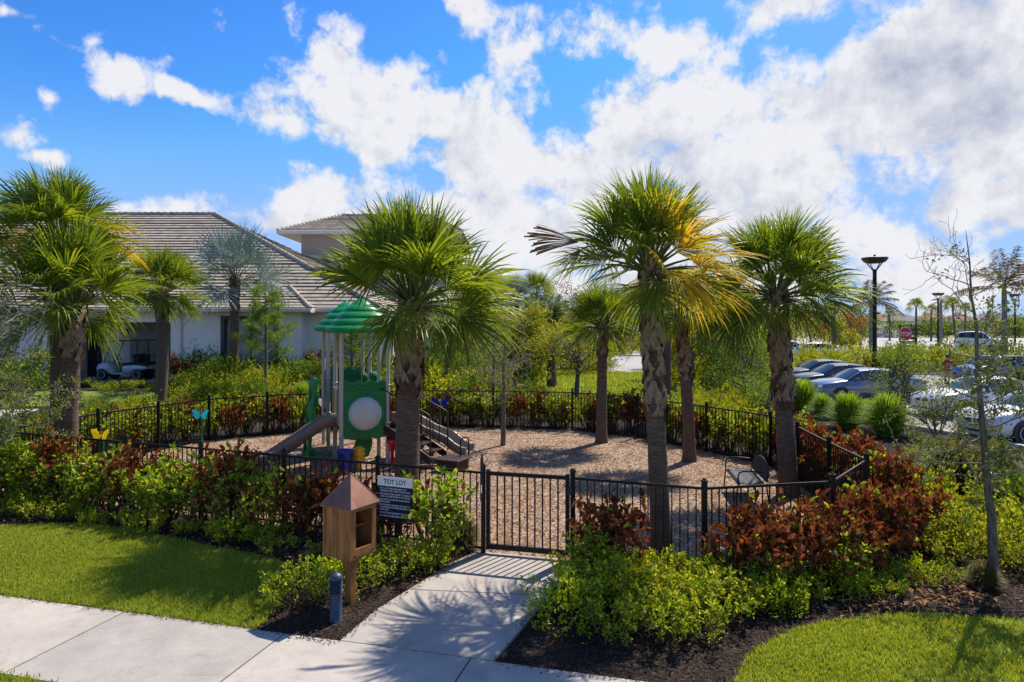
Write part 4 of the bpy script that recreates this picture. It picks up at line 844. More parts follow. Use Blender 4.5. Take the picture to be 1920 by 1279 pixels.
gtuft(1, 8.6, 13.2, 1.35, 'large dull olive grass tuft behind the bare tree trunk', None, M_drygr); gtuft(0, 9.7, 13.8, 1.2, 'dull olive grass tuft in front of the white cars', None, M_drygr); gtuft(0, -.72, 10.25, .55, 'thin dry grass tuft inside the fence beside the gate latch', None, M_drygr); gtuft(1, 6.05, 8.75, .4, 'pale dry grass clump near the bare tree foot', None, M_drygr)

# --- palms
TS = np.array([0, .3, .6, .84, 1.0])
def fan(mb, Hb, d, nrm, L, nseg, spread, droop, mat, g, keel=.45, blunt=False):
    d = unit(d); S = unit(np.cross(d, nrm)); nrm = np.cross(S, d)
    ph = np.linspace(-spread, spread, nseg) + g.normal(0, .02, nseg); dp = 2 * spread / nseg
    Dj = unit(np.cos(ph)[:, None] * d + np.sin(ph)[:, None] * S + (keel * np.abs(np.sin(ph)))[:, None] * nrm); ln = L * (.60 + .40 * np.cos(ph * .75)) * (1 + g.normal(0, .07, nseg))
    O = Hb + d * (L * .14 * np.maximum(np.cos(ph), 0))[:, None]; Wv = unit(-np.sin(ph)[:, None] * d + np.cos(ph)[:, None] * S + nrm * g.normal(0, .35, nseg)[:, None])
    dr = droop * (.55 + .9 * g.random(nseg)); wm = .33 * ln * dp * 1.15; wd = np.stack([.006 + 0 * ln, wm, wm * .78, wm * .42, .002 + 0 * ln], 1) * .5
    if blunt: wd = np.stack([.006 + 0 * ln, .3 * ln * dp, .6 * ln * dp, .8 * ln * dp, .7 * ln * dp], 1) * .6
    P = O[:, None] + Dj[:, None] * (ln[:, None] * TS)[..., None]; sag = (ln[:, None] * dr[:, None] * TS ** 3.0); P[..., 2] -= sag; P -= Dj[:, None] * (sag * .35)[..., None]
    V = np.stack([P - Wv[:, None] * wd[..., None], P + Wv[:, None] * wd[..., None]], 2).reshape(-1, 3)
    q = (np.arange(nseg)[:, None, None] * 10 + np.array([[[0, 1, 3, 2], [2, 3, 5, 4], [4, 5, 7, 6], [6, 7, 9, 8]]])).reshape(-1, 4); mb.add(V, q, mat)
def petiole(mb, a, d0, l, sag, g, mat, r0=.016):
    d0 = unit(d0); ts = np.linspace(0, 1, 5); P = a + d0 * (l * ts)[:, None]; P[:, 2] -= sag * l * ts ** 2; mb.tube(P, np.linspace(r0 * 1.3, r0 * .6, 5), 5, mat, False); return P[-1], unit(P[-1] - P[-2])
def palm_trunk(t, base, top, r, seed, boots=(.45, 1.0), nb=46, smooth_=False, m=None):
    g = np.random.default_rng(seed); hgt = top[2] - base[2]; n = 16; zs = np.linspace(0, 1, n); bend = g.normal(0, .03, 2)
    path = np.array([[(top[0] - base[0]) * z + bend[0] * math.sin(z * 3.14), (top[1] - base[1]) * z + bend[1] * math.sin(z * 3.14), hgt * z - .05 * (z == 0)] for z in zs])
    rad = r * (1 + .30 * np.exp(-zs * 14) - .02 * (zs > boots[0]) - .10 * zs) * (1 + g.normal(0, .02, n)); mb = MB(); mb.tube(path, rad, 16); obj('trunk', mb, m or M_palmtr, t)
    if nb:
        bb = MB()
        for i in range(nb):
            z = boots[0] + (boots[1] - boots[0]) * (i + .5) / nb; a = i * 2.39996 + g.normal(0, .12); o = np.array([np.interp(z, zs, path[:, k]) for k in range(3)]); rr = np.interp(z, zs, rad); out = np.array([math.cos(a), math.sin(a), 0]); tan = np.array([-math.sin(a), math.cos(a), 0])
            big = .55 + .7 * g.random(); age = 1 - (z - boots[0]) / (boots[1] - boots[0])
            for sg in (-1, 1):
                b0 = o + out * rr * .95 + tan * sg * r * .62 * big + [0, 0, -.02]; e = o + out * rr * (1.05 + .10 * big) - tan * sg * r * .12 + np.array([0, 0, r * 1.75 * big]); w0, w1 = r * .40 * big, r * .24 * big; md = (b0 + e) / 2 + out * r * .12
                sd_ = unit(np.cross(e - b0, out)); rings = []
                for p, ww, th_ in ((b0, w0, r * .08), (md, (w0 + w1) / 2 * 1.05, r * .10), (e, w1, r * .08)): rings.append([p - sd_ * ww, p + out * th_, p + sd_ * ww, p - out * th_ * .6])
                bb.loft(rings, True, 0 if (g.random() < .7) else 1, False, True)
        obj('leaf_bases', bb, [M_boot, M_boot2], t)
    return path
def sabal(label, bx_, Y, toppx, r, Rc, seed, nf=36, yellow=None, boots=(.45, 1.0), nb=46, mats=None, droop=.24, lowest=14, name='cabbage_palm', group=None, nseg=32, keel=.5, z0=None, spread=1.75, lean=(0, 0), skirt=.30, skip=None):
    g = np.random.default_rng(seed); base = np.array([bx_, Y, float(gz(bx_, Y)) if z0 is None else z0]); top = D_(toppx[0], toppx[1], Y); t = thing(name, base, label, 'palm', group)
    path = palm_trunk(t, base, top, r, seed, boots, nb); hd = path[-1]; mb = MB(); mats = mats or [M_palm, M_palmY, M_palmB, M_petiole]
    ns = int(nf * skirt) if Rc > 1.15 and skirt and nseg > 24 else 0
    for i in range(ns):          # older, hanging fans round the base of the crown
        az = i * 2.39996 + g.normal(0, .3)
        if skip and skip(az, 0): continue
        el = R(-12 + 34 * g.random()); o = hd + np.array([math.cos(az), math.sin(az), -.15]) * r * .6; d0 = np.array([math.cos(az) * math.cos(el), math.sin(az) * math.cos(el), math.sin(el)])
        e, d1 = petiole(mb, o, d0, Rc * (.22 + .2 * g.random()), .22, g, 3, .014); d1 = unit(d1 + np.array([0, 0, -.35 - .3 * g.random()])); nrm = np.array([math.cos(az), math.sin(az), .6]) + g.normal(0, .35, 3)
        fan(mb, e, d1, nrm, Rc * (.42 + .12 * g.random()), nseg, spread * .95, .3, yellow(az, .1, g) if yellow else 0, g, .25)
    for i in range(nf):
        q = (i + .5) / nf; az = i * 2.39996 + g.normal(0, .15)
        if skip and skip(az, q): continue
        el = R(lowest + (86 - lowest) * q ** 1.05 + g.normal(0, 7) - (26 if i == 4 else 0)); o = hd + np.array([math.cos(az), math.sin(az), 0]) * r * .5 + [0, 0, .12 * q * Rc]
        d0 = np.array([math.cos(az) * math.cos(el), math.sin(az) * math.cos(el), math.sin(el)]) + np.array([lean[0], lean[1], 0]); l = Rc * (.38 + .14 * g.random()) * (1.0 - .1 * q); mat = 0
        if yellow: mat = yellow(az, q, g)
        e, d1 = petiole(mb, o, d0, l, .20 * (1 - q) + .03, g, 3, .013 + .006 * Rc / 1.5)
        d1 = unit(d1 + np.array([0, 0, -.12 * (1 - q)])); up = np.array([0, 0, 1.]) + g.normal(0, .45, 3); out = np.array([math.cos(az), math.sin(az), 0]); nrm = up if q < .8 else out + g.normal(0, .6, 3)
        fan(mb, e, d1, nrm, Rc * (.55 + .12 * g.random()) * (1.04 - .1 * q), nseg, spread * (.9 if q < .85 else .5), droop * (1.3 - .8 * q), mat, g, keel)
    obj('crown', mb, mats, t); return t, hd
def yl(p, right=0.0): return lambda az, q, g: (1 if q < .6 and g.random() < p + right * (math.cos(az) > .05) else 0)
tp1, hd1 = sabal('large cabbage palm with wide green crown standing before the play tower', -1.92, 12.5, (774, 578), .225, 1.92, 101, 56, None, (.55, 1.0), 40, lowest=16, droop=.2, skirt=.2, lean=(-.13, 0), skip=lambda az, q: q < .30 and math.cos(az) < -.25 and math.sin(az) < .75)
tp, hd = sabal('tall cabbage palm with yellowing crown and one dead brown frond near the gate', 2.19, 10.0, (1217, 515), .145, 1.42, 102, 50, yl(.04, .78), (.48, 1.0), 58, skirt=.28, skip=lambda az, q: q < .13 and math.cos(az) < -.25)
g_ = np.random.default_rng(5); hb = MB(); e, d1 = petiole(hb, hd1, np.array([.95, -.25, .15]), .8, .32, g_, 1, .018); fan(hb, e, np.array([.9, -.2, -.45]), np.array([-.2, -.75, .6]), 1.15, 34, 1.5, .25, 0, g_, .35); obj('hanging_frond', hb, [M_palm, M_petiole], tp1)
db = MB(); e, d1 = petiole(db, hd, np.array([-.95, -.35, .68]), 1.25, .22, g_, 0, .014)
for k in range(2): fan(db, e + np.array([0, 0, -.05 * k]), np.array([-.95, -.1, .10 - .9 * k]), np.array([0, -1., .4]), .70 - .16 * k, 22, .40, .08 + .3 * k, 0, g_, .1, k == 0)
obj('dead_frond', db, M_palmB, tp)
sabal('thin cabbage palm half hidden behind the tall yellowing one', 4.34, 16.7, (1276, 600), .15, 1.35, 103, 38, yl(.22, .2), (.55, 1.0), 36)
tp3, hd3 = sabal("cabbage palm with deep green crown beside the bench", 5.44, 13.4, (1455, 560), .175, 1.62, 104, 52, None, (.42, 1.0), 66, lean=(.06, 0))
hb = MB(); e, d1 = petiole(hb, hd3, np.array([-.95, -.2, .35]), .85, .55, g_, 1, .016); fan(hb, e, np.array([-.35, -.2, -1.0]), np.array([-.6, -.8, .2]), 1.2, 36, 1.1, .25, 0, g_, .3); fan(hb, e, np.array([-.6, -.1, -.8]), np.array([-.2, -.9, .4]), 1.0, 32, 1.0, .3, 0, g_, .3); obj('hanging_frond', hb, [M_palm, M_petiole], tp3)
sabal('small cabbage palm with slim dark trunk at the back of the playground', 2.53, 19.3, (1130, 618), .15, 1.35, 105, 40, yl(.03), (.75, 1.0), 16)
sabal('taller of the twin cabbage palms at the front corner, with orange lower fronds', -9.88, 14.9, (108, 455), .20, 1.56, 106, 46, lambda az, q, g: 1 if q < .22 and g.random() < .55 else 0, (.6, 1.0), 26)
sabal('shorter of the twin cabbage palms at the front corner, with drooping green crown', -9.28, 14.2, (140, 586), .195, 1.86, 107, 50, None, (.72, 1.0), 26, skirt=.16, skip=lambda az, q: q < .2 and math.cos(az) > .6)
sabal('cabbage palm outside the fence beside the golf cart', -11.65, 22.5, (302, 556), .19, 1.72, 108, 40, yl(.04), (.8, 1.0), 14)
sabal('silver blue fan palm in front of the tiled roof', -11.9, 29, (440, 530), .2, 2.35, 109, 26, None, (.7, 1.0), 20, [M_silver, M_silver, M_palmB, M_petiole], .06, -12, 'silver_palm', None, 28, .25, None, 1.9, skirt=0)
sabal('palm with plain grey trunk behind the tall yellowing palm', 5.45, 24, (1250, 570), .15, 1.35, 110, 30, yl(.1), (.9, 1), 0)
sabal('bluish fan palm rising over the trees past the big palm', .15, 38, (966, 562), .2, 1.35, 111, 24, None, (.8, 1.0), 10, [M_silver, M_palm, M_palmB, M_petiole], .2)
sabal('dark fan palm beside the side wing roof', -1.3, 37, (915, 562), .2, 1.6, 112, 26, None, (.8, 1.0), 10)
sabal('green fan palm among the rust coloured trees beyond the parked cars', 33.0, 70, (1562, 592), .25, 1.7, 113, 22, yl(.05, .2), (.8, 1.0), 0, nseg=20)
sabal('green fan palm rising between the bluish palm and the date palm', (1003 - 960) * 44 / F, 44, (1003, 556), .2, 1.7, 114, 28, None, (.8, 1.0), 10)
sabal('green fan palm behind the hanging frond before the car park', (1392 - 960) * 38 / F, 38, (1392, 588), .2, 1.6, 115, 28, None, (.8, 1.0), 10)
for i, (px, py, Y, rc, l) in enumerate(((1718, 576, 105, 1.5, 'small far palm directly above the stop sign'), (1746, 585, 125, 1.5, 'small far palm just before the slim lamp post'), (1786, 575, 100, 1.45, 'small leaning far palm just past the slim lamp post'), (1810, 583, 118, 1.6, 'small far palm behind the bare tree branches'), (1668, 592, 130, 1.5, 'small far palm half hidden behind the tallest lamp post'))):
    sabal(l, (px + (8 if i == 2 else 0) - 960) * Y / F, Y, (px, py), .16, rc * 1.1, 120 + i, 24, None, (.8, 1), 0, nseg=14, name='far_palm', group='small palms along the far road', droop=.6)
def feather(label, bx_, Y, toppx, r, L, seed, nf, mats, wind=(0, 0), els=(-10, 75), name='feather_palm', shaft=True, hang=.5, trm=None):
    g = np.random.default_rng(seed); base = np.array([bx_, Y, float(gz(bx_, Y))]); top = D_(toppx[0], toppx[1], Y); t = thing(name, base, label, 'palm'); path = palm_trunk(t, base, top, r, seed, nb=0, m=trm or M_royal); hd = path[-1]
    if shaft: s = MB(); s.tube([hd - [0, 0, .05], hd + [0, 0, .5], hd + [0, 0, 1.0]], [r * .85, r * .9, r * .35], 10); obj('crownshaft', s, M_shaft, t); hd = hd + [0, 0, .8]
    mb = MB()
    for i in range(nf):
        q = (i + .5) / nf; az = i * 2.39996 + g.normal(0, .2); el = R(els[0] + (els[1] - els[0]) * q); d0 = unit(np.array([math.cos(az) * math.cos(el) + wind[0], math.sin(az) * math.cos(el) + wind[1], math.sin(el)])); ts = np.linspace(0, 1, 9); ll = L * (.8 + .3 * g.random())
        P = hd + d0 * (ll * ts)[:, None]; P[:, 2] -= hang * ll * ts ** 2.1 * (1.1 - .5 * q); P[:, :2] += np.array(wind) * (ll * .5 * ts ** 2)[:, None]; mb.tube(P, np.linspace(.03, .006, 9), 4, 1, False)
        m = 46; tt = np.repeat(np.linspace(.16, .99, m), 2) + g.normal(0, .008, 2 * m); O = np.stack([np.interp(tt, ts, P[:, k]) for k in range(3)], 1); ax = unit(np.stack([np.interp(np.minimum(tt + .05, 1), ts, P[:, k]) for k in range(3)], 1) - np.stack([np.interp(tt - .05, ts, P[:, k]) for k in range(3)], 1))
        sd_ = unit(np.cross(ax, [0, 0, 1.])) * np.tile([1, -1], m)[:, None]; ln = L * .26 * np.sin(np.clip(tt, .05, .97) * 3.0) ** .5 * (.85 + .3 * g.random(2 * m))
        Dr = unit(sd_ + ax * .6 + np.array([0, 0, -.35]) + g.normal(0, .12, (2 * m, 3)) + np.r_[np.array(wind) * .5, 0]); mb.leaves(O, Dr, rnd_dir(g, 2 * m, 1), ln, .035 * L / 2, 0, .1, True, .25)
    obj('crown', mb, mats, t); return t
feather('wind battered royal palm with brown fronds behind the tallest lamp post', (1633 - 960) * 60 / F, 60, (1633, 582), .17, 2.8, 131, 15, [M_palmR, M_palmR], (.1, 0), (-5, 84), hang=.4)
feather('wind battered royal palm with swept brown fronds near the frame edge', (1885 - 960) * 47 / F, 47, (1883, 562), .19, 3.4, 132, 13, [M_palmR, M_palmR], (.18, .0), (2, 89), hang=.28)
feather('low green date palm among the yellow trees behind the playground', 2.1, 36, (1036, 600), .25, 2.1, 133, 22, [M_palmF, M_petiole], els=(0, 80), shaft=False, name='date_palm', trm=M_palmtr)
feather('brown feather palm far off beside the slim lamp post', (1764 - 960) * 110 / F, 110, (1764, 575), .25, 2.4, 134, 9, [M_palmR, M_palmR], (.2, 0), (-5, 60))

# --- trees
def bare_tree(name, label, base, top, r0, seed, nb, blen, nleaf, Lw, mats, zb=(.25, .95), flat=.5, cat='tree', twig=M_twig, depth=2, trm=None, dens=None):
    g = np.random.default_rng(seed); base = np.array(base, float); top = np.array(top, float) - base; t = thing(name, base, label, cat); n = 12; zs = np.linspace(0, 1, n); P = np.array([top * z for z in zs]) + np.c_[g.normal(0, .008 * top[2] / 4, (n, 2)), np.zeros(n)]; P[0] = [0, 0, -.03]
    mb = MB(); mb.tube(P, r0 * (1.0 - zs) ** .95 * 1.05 + .003, 9); obj('trunk', mb, trm or M_bark, t); br = MB(); tips = []
    def grow(o, d, l, r, dep):
        k = 5; pts = [o]; dd = d.copy()
        for _ in range(k): dd = unit(dd + g.normal(0, .22, 3) + [0, 0, .05]); pts.append(pts[-1] + dd * l / k)
        br.tube(pts, np.linspace(r, max(r * .35, .0025), k + 1), 4 if r < .012 else 6, 0, False)
        for j in range(1, k + 1): tips.append((pts[j - 1], pts[j], dep))
        if dep > 0:
            for _ in range(4 if dep > 1 else 3):
                j = g.integers(1, k + 1); nd = unit(dd + g.normal(0, .75, 3)); grow(np.array(pts[j]), nd, l * (.4 + .25 * g.random()), r * .5, dep - 1)
    for i in range(nb):
        z = zb[0] + (zb[1] - zb[0]) * (i + g.random() * .8) / nb; a = i * 2.39996 + g.normal(0, .4); o = np.array([np.interp(z, zs, P[:, k]) for k in range(3)]); l = blen * (1.15 - .75 * z) * (.7 + .6 * g.random())
        grow(o, unit(np.array([math.cos(a), math.sin(a), flat * (.4 + .9 * z)])), l, r0 * (.34 - .22 * z), depth)
    obj('branches', br, twig, t)
    if nleaf:
        A = np.array([q[0] for q in tips]); B = np.array([q[1] for q in tips]); wgt = np.array([(3 - q[2]) for q in tips], float) * np.linalg.norm(B - A, axis=1)
        if dens is not None: wgt *= dens((A + B) / 2)
        # leaves grow in tufts
        ci = g.choice(len(tips), nleaf // 7 + 1, p=wgt / wgt.sum()); ct = g.random(len(ci))[:, None]; C_ = A[ci] * (1 - ct) + B[ci] * ct; P_ = np.repeat(C_, 7, 0); P_ = P_ + g.normal(0, Lw[0] * .7, P_.shape); lf = MB(); lf.leaves(P_, rnd_dir(g, len(P_), .4), rnd_dir(g, len(P_), .7), Lw[0] * (.6 + .6 * g.random(len(P_))), Lw[1], 0, .2, True); obj('foliage', lf, mats, t)
    return t
b = G(1868, 1095); tpp = D_(1812, 432, b[1]); bare_tree('bare_tree', 'slender half bare tree with grey trunk in the mulch beside the lawn', b, tpp, .058, 201, 26, 1.0, 4600, (.055, .028), M_oak, (.30, .93), .30, dens=lambda P: np.clip(1.25 - P[:, 2] / 3.2, .06, 1) * np.where(P[:, 0] > -.1, 1, .45))
bare_tree('bare_tree', 'half bare tree reaching in before the twin palms', (-9.05, 11.5, 0), (-9.2, 11.5, 4.2), .075, 202, 38, 1.7, 12000, (.055, .03), M_oak, (.28, .95), .3, dens=lambda P: np.clip(1.4 - P[:, 2] / 2.8, .1, 1))
b = G(943, 836); bare_tree('young_oak', 'little leafless oak standing on the wood chips behind the gate', b, (b[0] + .05, b[1], 3.5), .07, 203, 26, 1.25, 900, (.06, .03), M_olive, (.34, .95), .6, dens=None)
bare_tree('bare_tree', 'half bare grey tree behind the fence beyond the blue butterfly', (-.7, 24.5, 0), (-.6, 24.5, 4.0), .07, 204, 24, 1.5, 1500, (.07, .035), M_olive, (.3, .95), .7)
def leafy_tree(name, label, base, h, rc, seed, mat, nleaf, Lw, trunk_r=.1, clumps=16, zc=.62, squash=.75, group=None, open_=.5, multi=1, trm=None):
    g = np.random.default_rng(seed); base = np.array(base, float); t = thing(name, base, label, 'tree', group); tr = MB(); C_ = []
    for k in range(clumps):
        d = rnd_dir(g, 1)[0] * (.35 + .65 * g.random() ** .6); C_.append(np.array([d[0] * rc, d[1] * rc, h * zc + d[2] * h * (1 - zc) * (.95 if d[2] > 0 else .9)]))
    for m_ in range(multi):
        o = np.array([0, 0, -.05]) + (np.r_[g.normal(0, .08, 2), 0] if multi > 1 else 0); e = np.array([g.normal(0, .1 * rc), g.normal(0, .1 * rc), h * .8]) if multi == 1 else np.r_[g.normal(0, .35 * rc, 2), h * .75]; md = (o + e) / 2 + g.normal(0, .05 * rc, 3)
        tr.tube([o, (o + md) / 2, md, (md + e) / 2, e], np.array([1.15, .9, .7, .45, .15]) * trunk_r / multi ** .5, 8)
        for c in C_[m_::multi]: z = min(c[2] * .62, h * .6); s_ = o + (e - o) * (z / e[2]); tr.tube([s_, (s_ + c) / 2 + g.normal(0, .04 * rc, 3), c], [trunk_r * .4, trunk_r * .25, trunk_r * .08], 5, 0, False)
    obj('trunk', tr, trm or M_bark, t); lf = MB(); n = nleaf // clumps
    for c in C_:
        rr = rc * (.26 + .24 * g.random()); d = rnd_dir(g, n); rad = g.random(n) ** open_; P = c + d * (rad * rr)[:, None] * np.array([1.15, 1.15, squash]); lf.leaves(P, unit(d * .5 + rnd_dir(g, n)), rnd_dir(g, n, .9), Lw[0] * (.6 + .7 * g.random(n)), Lw[1], 0, .2, True)
    obj('crown', lf, mat, t); return t
leafy_tree('yellow_tree', 'open yellow green tree with slim trunk on the back lawn', (2.9, 31, 0), 4.2, 2.0, 301, M_olive, 3600, (.11, .06), .11, 26)
leafy_tree('yellow_tree', 'yellow green tree behind the back lawn hedge', (1.1, 40, 0), 4.6, 2.4, 302, M_olive, 3200, (.15, .08), .13, 22)
leafy_tree('green_tree', 'dense green tree beside the side wing', (-1.6, 34, 0), 3.8, 1.7, 303, M_green, 2600, (.13, .07), .1, 18)
leafy_tree('rust_tree', 'rust topped tree rising behind the date palm', (4.4, 46, 0), 6.4, 2.1, 304, M_rust, 1500, (.14, .09), .12, 16, .7)
leafy_tree('rust_tree', 'rust leaved tree behind the small back palm', (6.4, 48, 0), 6.0, 2.0, 305, M_rust, 1400, (.15, .09), .12, 14, .7)
leafy_tree('yellow_tree', 'small yellow green tree between the tall yellowing palm and the driveway', (9.3, 40, 0), 3.6, 1.7, 309, M_olive, 2000, (.13, .075), .1, 16)
leafy_tree('rust_tree', 'small rust tinged tree beyond the thin cabbage palm', (11.8, 43, 0), 4.6, 2.0, 310, M_rust, 1800, (.14, .08), .1, 16)
leafy_tree('yellow_tree', 'leafy yellow green tree behind the young oak', (-.2, 36, 0), 4.0, 1.9, 311, M_olive, 2400, (.13, .075), .1, 18)
leafy_tree('many_stemmed_bush', 'airy many stemmed green bush in front of the slate blue sedan', (*G(1690, 800)[:2], 0), 2.85, 1.15, 306, M_green, 3000, (.075, .04), .075, 30, .58, .7, None, .6, 5)
leafy_tree('many_stemmed_bush', 'low airy green bush in front of the white sedans', (11.9, 19.2, 0), 1.9, 1.1, 312, M_oak, 2200, (.07, .04), .05, 22, .55, .75, None, .6, 5)
leafy_tree('many_stemmed_bush', 'airy many stemmed green bush behind the deep green palm', (9.6, 28.0, 0), 3.3, 1.4, 307, M_green, 3400, (.085, .045), .08, 28, .55, .75, None, .6, 5)
leafy_tree('many_stemmed_bush', 'dark airy bush beside the bench palm trunk', (8.4, 22.5, 0), 2.0, .9, 308, M_green, 1800, (.08, .04), .05, 18, .55, .75, None, .6, 4)
for i, (px, Y, h, rc, m, l) in enumerate(((872, 31, 4.2, 1.7, M_green, 'leafy green tree right behind the big palm trunk'), (905, 36, 5.6, 2.2, M_green, 'rounded dark green tree between side wing and young oak'), (948, 42, 5.2, 2.2, M_olive, 'tall olive green tree over the back lawn'), (985, 34, 4.2, 1.6, M_olive, 'low olive green tree at the end of the back lawn'), (1008, 47, 5.4, 2.3, M_green, 'broad green tree before the date palm'),
        (1085, 72, 4.8, 2.2, M_olive, 'wide olive green tree behind the small back palm'), (1150, 75, 5.6, 2.8, M_green, 'dark green tree over the yellow path bushes'), (1265, 50, 4.6, 2.0, M_olive, 'olive green tree seen between the two palm trunks'), (1300, 36, 4.5, 1.7, M_olive, 'green tree just past the thin cabbage palm trunk'), (1348, 47, 4.9, 2.1, M_rust, 'rust tinged tree right of the grey trunked palm'), (1385, 34, 4.8, 1.8, M_green, 'dark leafy tree under the hanging frond'), (1425, 44, 5.4, 2.2, M_olive, 'olive green tree against the bench palm trunk'))):
    leafy_tree('mid_tree', l, ((px - 960) * Y / F, Y, 0), h, rc, 350 + i, m, 5200, (.15, .09), .1, 26, .56, .85, 'trees behind the playground')
for i, (px, Y, h, rc, m, l) in enumerate(((1325, 78, 5.2, 3.0, M_olive, 'olive tree across the road behind the thin cabbage palm'), (1395, 84, 5.6, 3.2, M_green, 'green tree across the road behind the hanging frond'), (1450, 82, 5.2, 2.8, M_olive, 'olive tree across the road behind the bench palm trunk'), (1490, 86, 5.6, 2.8, M_olive, 'olive tree across the road above the white crossover'), (1522, 80, 5.6, 2.5, M_rust, 'rust leaved tree across the road above the white cars'),
        (1545, 92, 5.4, 2.9, M_olive, 'olive tree beside the green fan palm across the road'), (1592, 78, 5.2, 2.3, M_rust, 'rust leaved tree beside the tallest lamp post'), (1612, 88, 6.2, 2.6, M_green, 'green tree half behind the tallest lamp post'), (1575, 74, 3.6, 2.0, M_olive, 'low olive tree above the pale hatchback'), (1240, 92, 5.4, 3.0, M_olive, 'olive tree across the road at the top of the path'), (1165, 96, 5.6, 3.2, M_green, 'green tree across the road behind the small back palm'), (1100, 90, 5.4, 3.0, M_olive, 'olive tree across the road over the hedge'), (1020, 62, 5.2, 2.6, M_green, 'green tree behind the date palm'), (900, 55, 5.4, 2.8, M_green, 'green tree beyond the side wing'))):
    leafy_tree('roadside_tree', l, ((px - 960) * Y / F, Y, 0), h, rc, 320 + i, m, 1700, (.26, .16), .14, 18, .58, .8, 'trees across the road')
def pine(label, x, Y, h, seed, dens=1.0):
    g = np.random.default_rng(seed); z0 = float(gz(x, Y)); t = thing('young_pine', (x, Y, z0), label, 'pine', 'young pines before the clubhouse'); mb = MB(); mb.tube([[0, 0, -.05], [.03, 0, h * .4], [0, .03, h * .75], [0, 0, h]], [.075, .055, .035, .012], 7); obj('trunk', mb, M_bark, t); br = MB(); P = []; Dd = []
    for i in range(int(24 * dens)):
        z = h * (.34 + .62 * i / (24 * dens)); a = i * 2.4 + g.normal(0, .3); l = (1.15 - .85 * z / h) * h * .30 * (.7 + .5 * g.random()); e = np.array([math.cos(a) * l, math.sin(a) * l, z + l * .45]); br.tube([[0, 0, z], [e[0] * .5, e[1] * .5, z + l * .12], e], [.02, .013, .006], 4, 0, False)
        for c in ([e] if l < .4 else [e, e * [.62, .62, 1] - [0, 0, l * .12]]):
            n = 150; d = rnd_dir(g, n, .55); P.append(c + d * .05); Dd.append(d)
    obj('branches', br, M_bark, t); P = np.concatenate(P); Dd = np.concatenate(Dd); lf = MB(); lf.leaves(P, Dd, rnd_dir(g, len(P)), .26, .014, 0, 0, True, .08); obj('needles', lf, M_pine, t)
pine('young pine with open tufted branches before the clubhouse window', -9.4, 26, 4.3, 401); pine('young pine seen through the play tower posts', -6.6, 28, 3.3, 402); pine('young pine with drooping tufts just past the big palm', -2.6, 27.5, 3.4, 403)
# far tree line
g_ = np.random.default_rng(77); lf = MB()
for i in range(150):
    x = -260 + i * 5.2; y = 300 + g_.normal(0, 12); n = 70; d = rnd_dir(g_, n, .2); P = np.array([x, y, 2.0]) + d * np.array([6, 4, 3.2 + g_.random() * 1.6]) * (g_.random(n) ** .4)[:, None]; lf.leaves(P, rnd_dir(g_, n), rnd_dir(g_, n, .8), 1.6, 1.2, 0, .2, True)
tag(struct('treeline', lf, M_green, 'stuff'), 'low dark tree line along the horizon behind the far houses', 'trees')
# ================================================================ fence and gate
def post(t, x, y, h=1.29, w=.066, cap=True, name='post'):
    b = MB(); b.box((x, y, h / 2), (w, w, h)); o = obj(name, b, M_fence, t)
    if cap: c = MB(); c.box((x, y, h + .012), (w + .022, w + .022, .024), None, .006); c.box((x, y, h + .035), (w * .7, w * .7, .03), None, .012); obj('post_cap', c, M_fence, o)
    return o
def fence(pts, label, bay=1.85, first=True, last=True, group='black metal fence runs'):
    pts = np.array(pts, float); b0 = np.array([pts[0][0], pts[0][1]]); t = thing('metal_fence', (b0[0], b0[1], 0), label, 'fence', group); P = [(pts[0] - b0, first)]
    for i in range(len(pts) - 1):
        a, b = pts[i] - b0, pts[i + 1] - b0; d = b - a; L_ = np.linalg.norm(d); k = max(1, int(round(L_ / bay))); ang = math.atan2(d[1], d[0])
        for j in range(k):
            p, q = a + d * j / k, a + d * (j + 1) / k; m = (p + q) / 2; l = L_ / k; e = MB()
            for z, hh in ((1.20, .034), (.10, .03)): e.box((m[0], m[1], z), (l - .064, .026, hh), ang)
            npk = int(round(l / .108))
            for s in range(1, npk): c = p + (q - p) * s / npk; e.box((c[0], c[1], .65), (.0155, .0155, 1.068), ang)
            obj('picket_panel', e, M_fence, t); P.append((q, last if (i == len(pts) - 2 and j == k - 1) else True))
    for p, on in P:
        if on: post(t, p[0], p[1])
    return t
fence(FENCE['front'], 'black metal fence run along the lawn side, ending at the gate latch')
fence(FENCE['frontR'], 'short black metal fence run from the gate hinge past the bench')
fence(FENCE['right'], 'black metal fence run with sharp corner facing the parked cars', first=False)
fence(FENCE['backR'], 'black metal fence run at the back toward the road', first=False)
fence(FENCE['back'], 'black metal fence run at the back behind the blue butterfly', first=False)
fence(FENCE['left'], 'black metal fence run on the clubhouse side', first=False, last=False)
ga, gb = np.array([-.42, 10.0]), np.array([.86, 9.66]); gd = gb - ga; gl = np.linalg.norm(gd); gang = math.atan2(gd[1], gd[0])
gt_ = thing('metal_gate', (ga[0], ga[1], 0), 'closed black metal gate at the end of the concrete walkway', 'gate', None, gang)
e = MB()
for x in (.075, gl - .075): e.box((x, 0, .67), (.055, .05, 1.16))
e.box((gl / 2, 0, 1.20), (gl - .207, .04, .055)); e.box((gl / 2, 0, .135), (gl - .207, .04, .075)); obj('gate_frame', e, M_fence, gt_)
e = MB()
for k in range(1, 10): e.box((.10 + (gl - .2) * k / 10, 0, .67), (.02, .02, .995))
obj('pickets', e, M_fence, gt_)
e = MB(); e.box((-.005, -.055, 1.0), (.05, .035, .42), None, .01); e.lathe([(.024, 1.21), (.024, 1.42), (.012, 1.45), (.02, 1.47), (.001, 1.49)], 10, (-.005, -.055, 0)); lt_ = obj('latch', e, M_black, gt_)
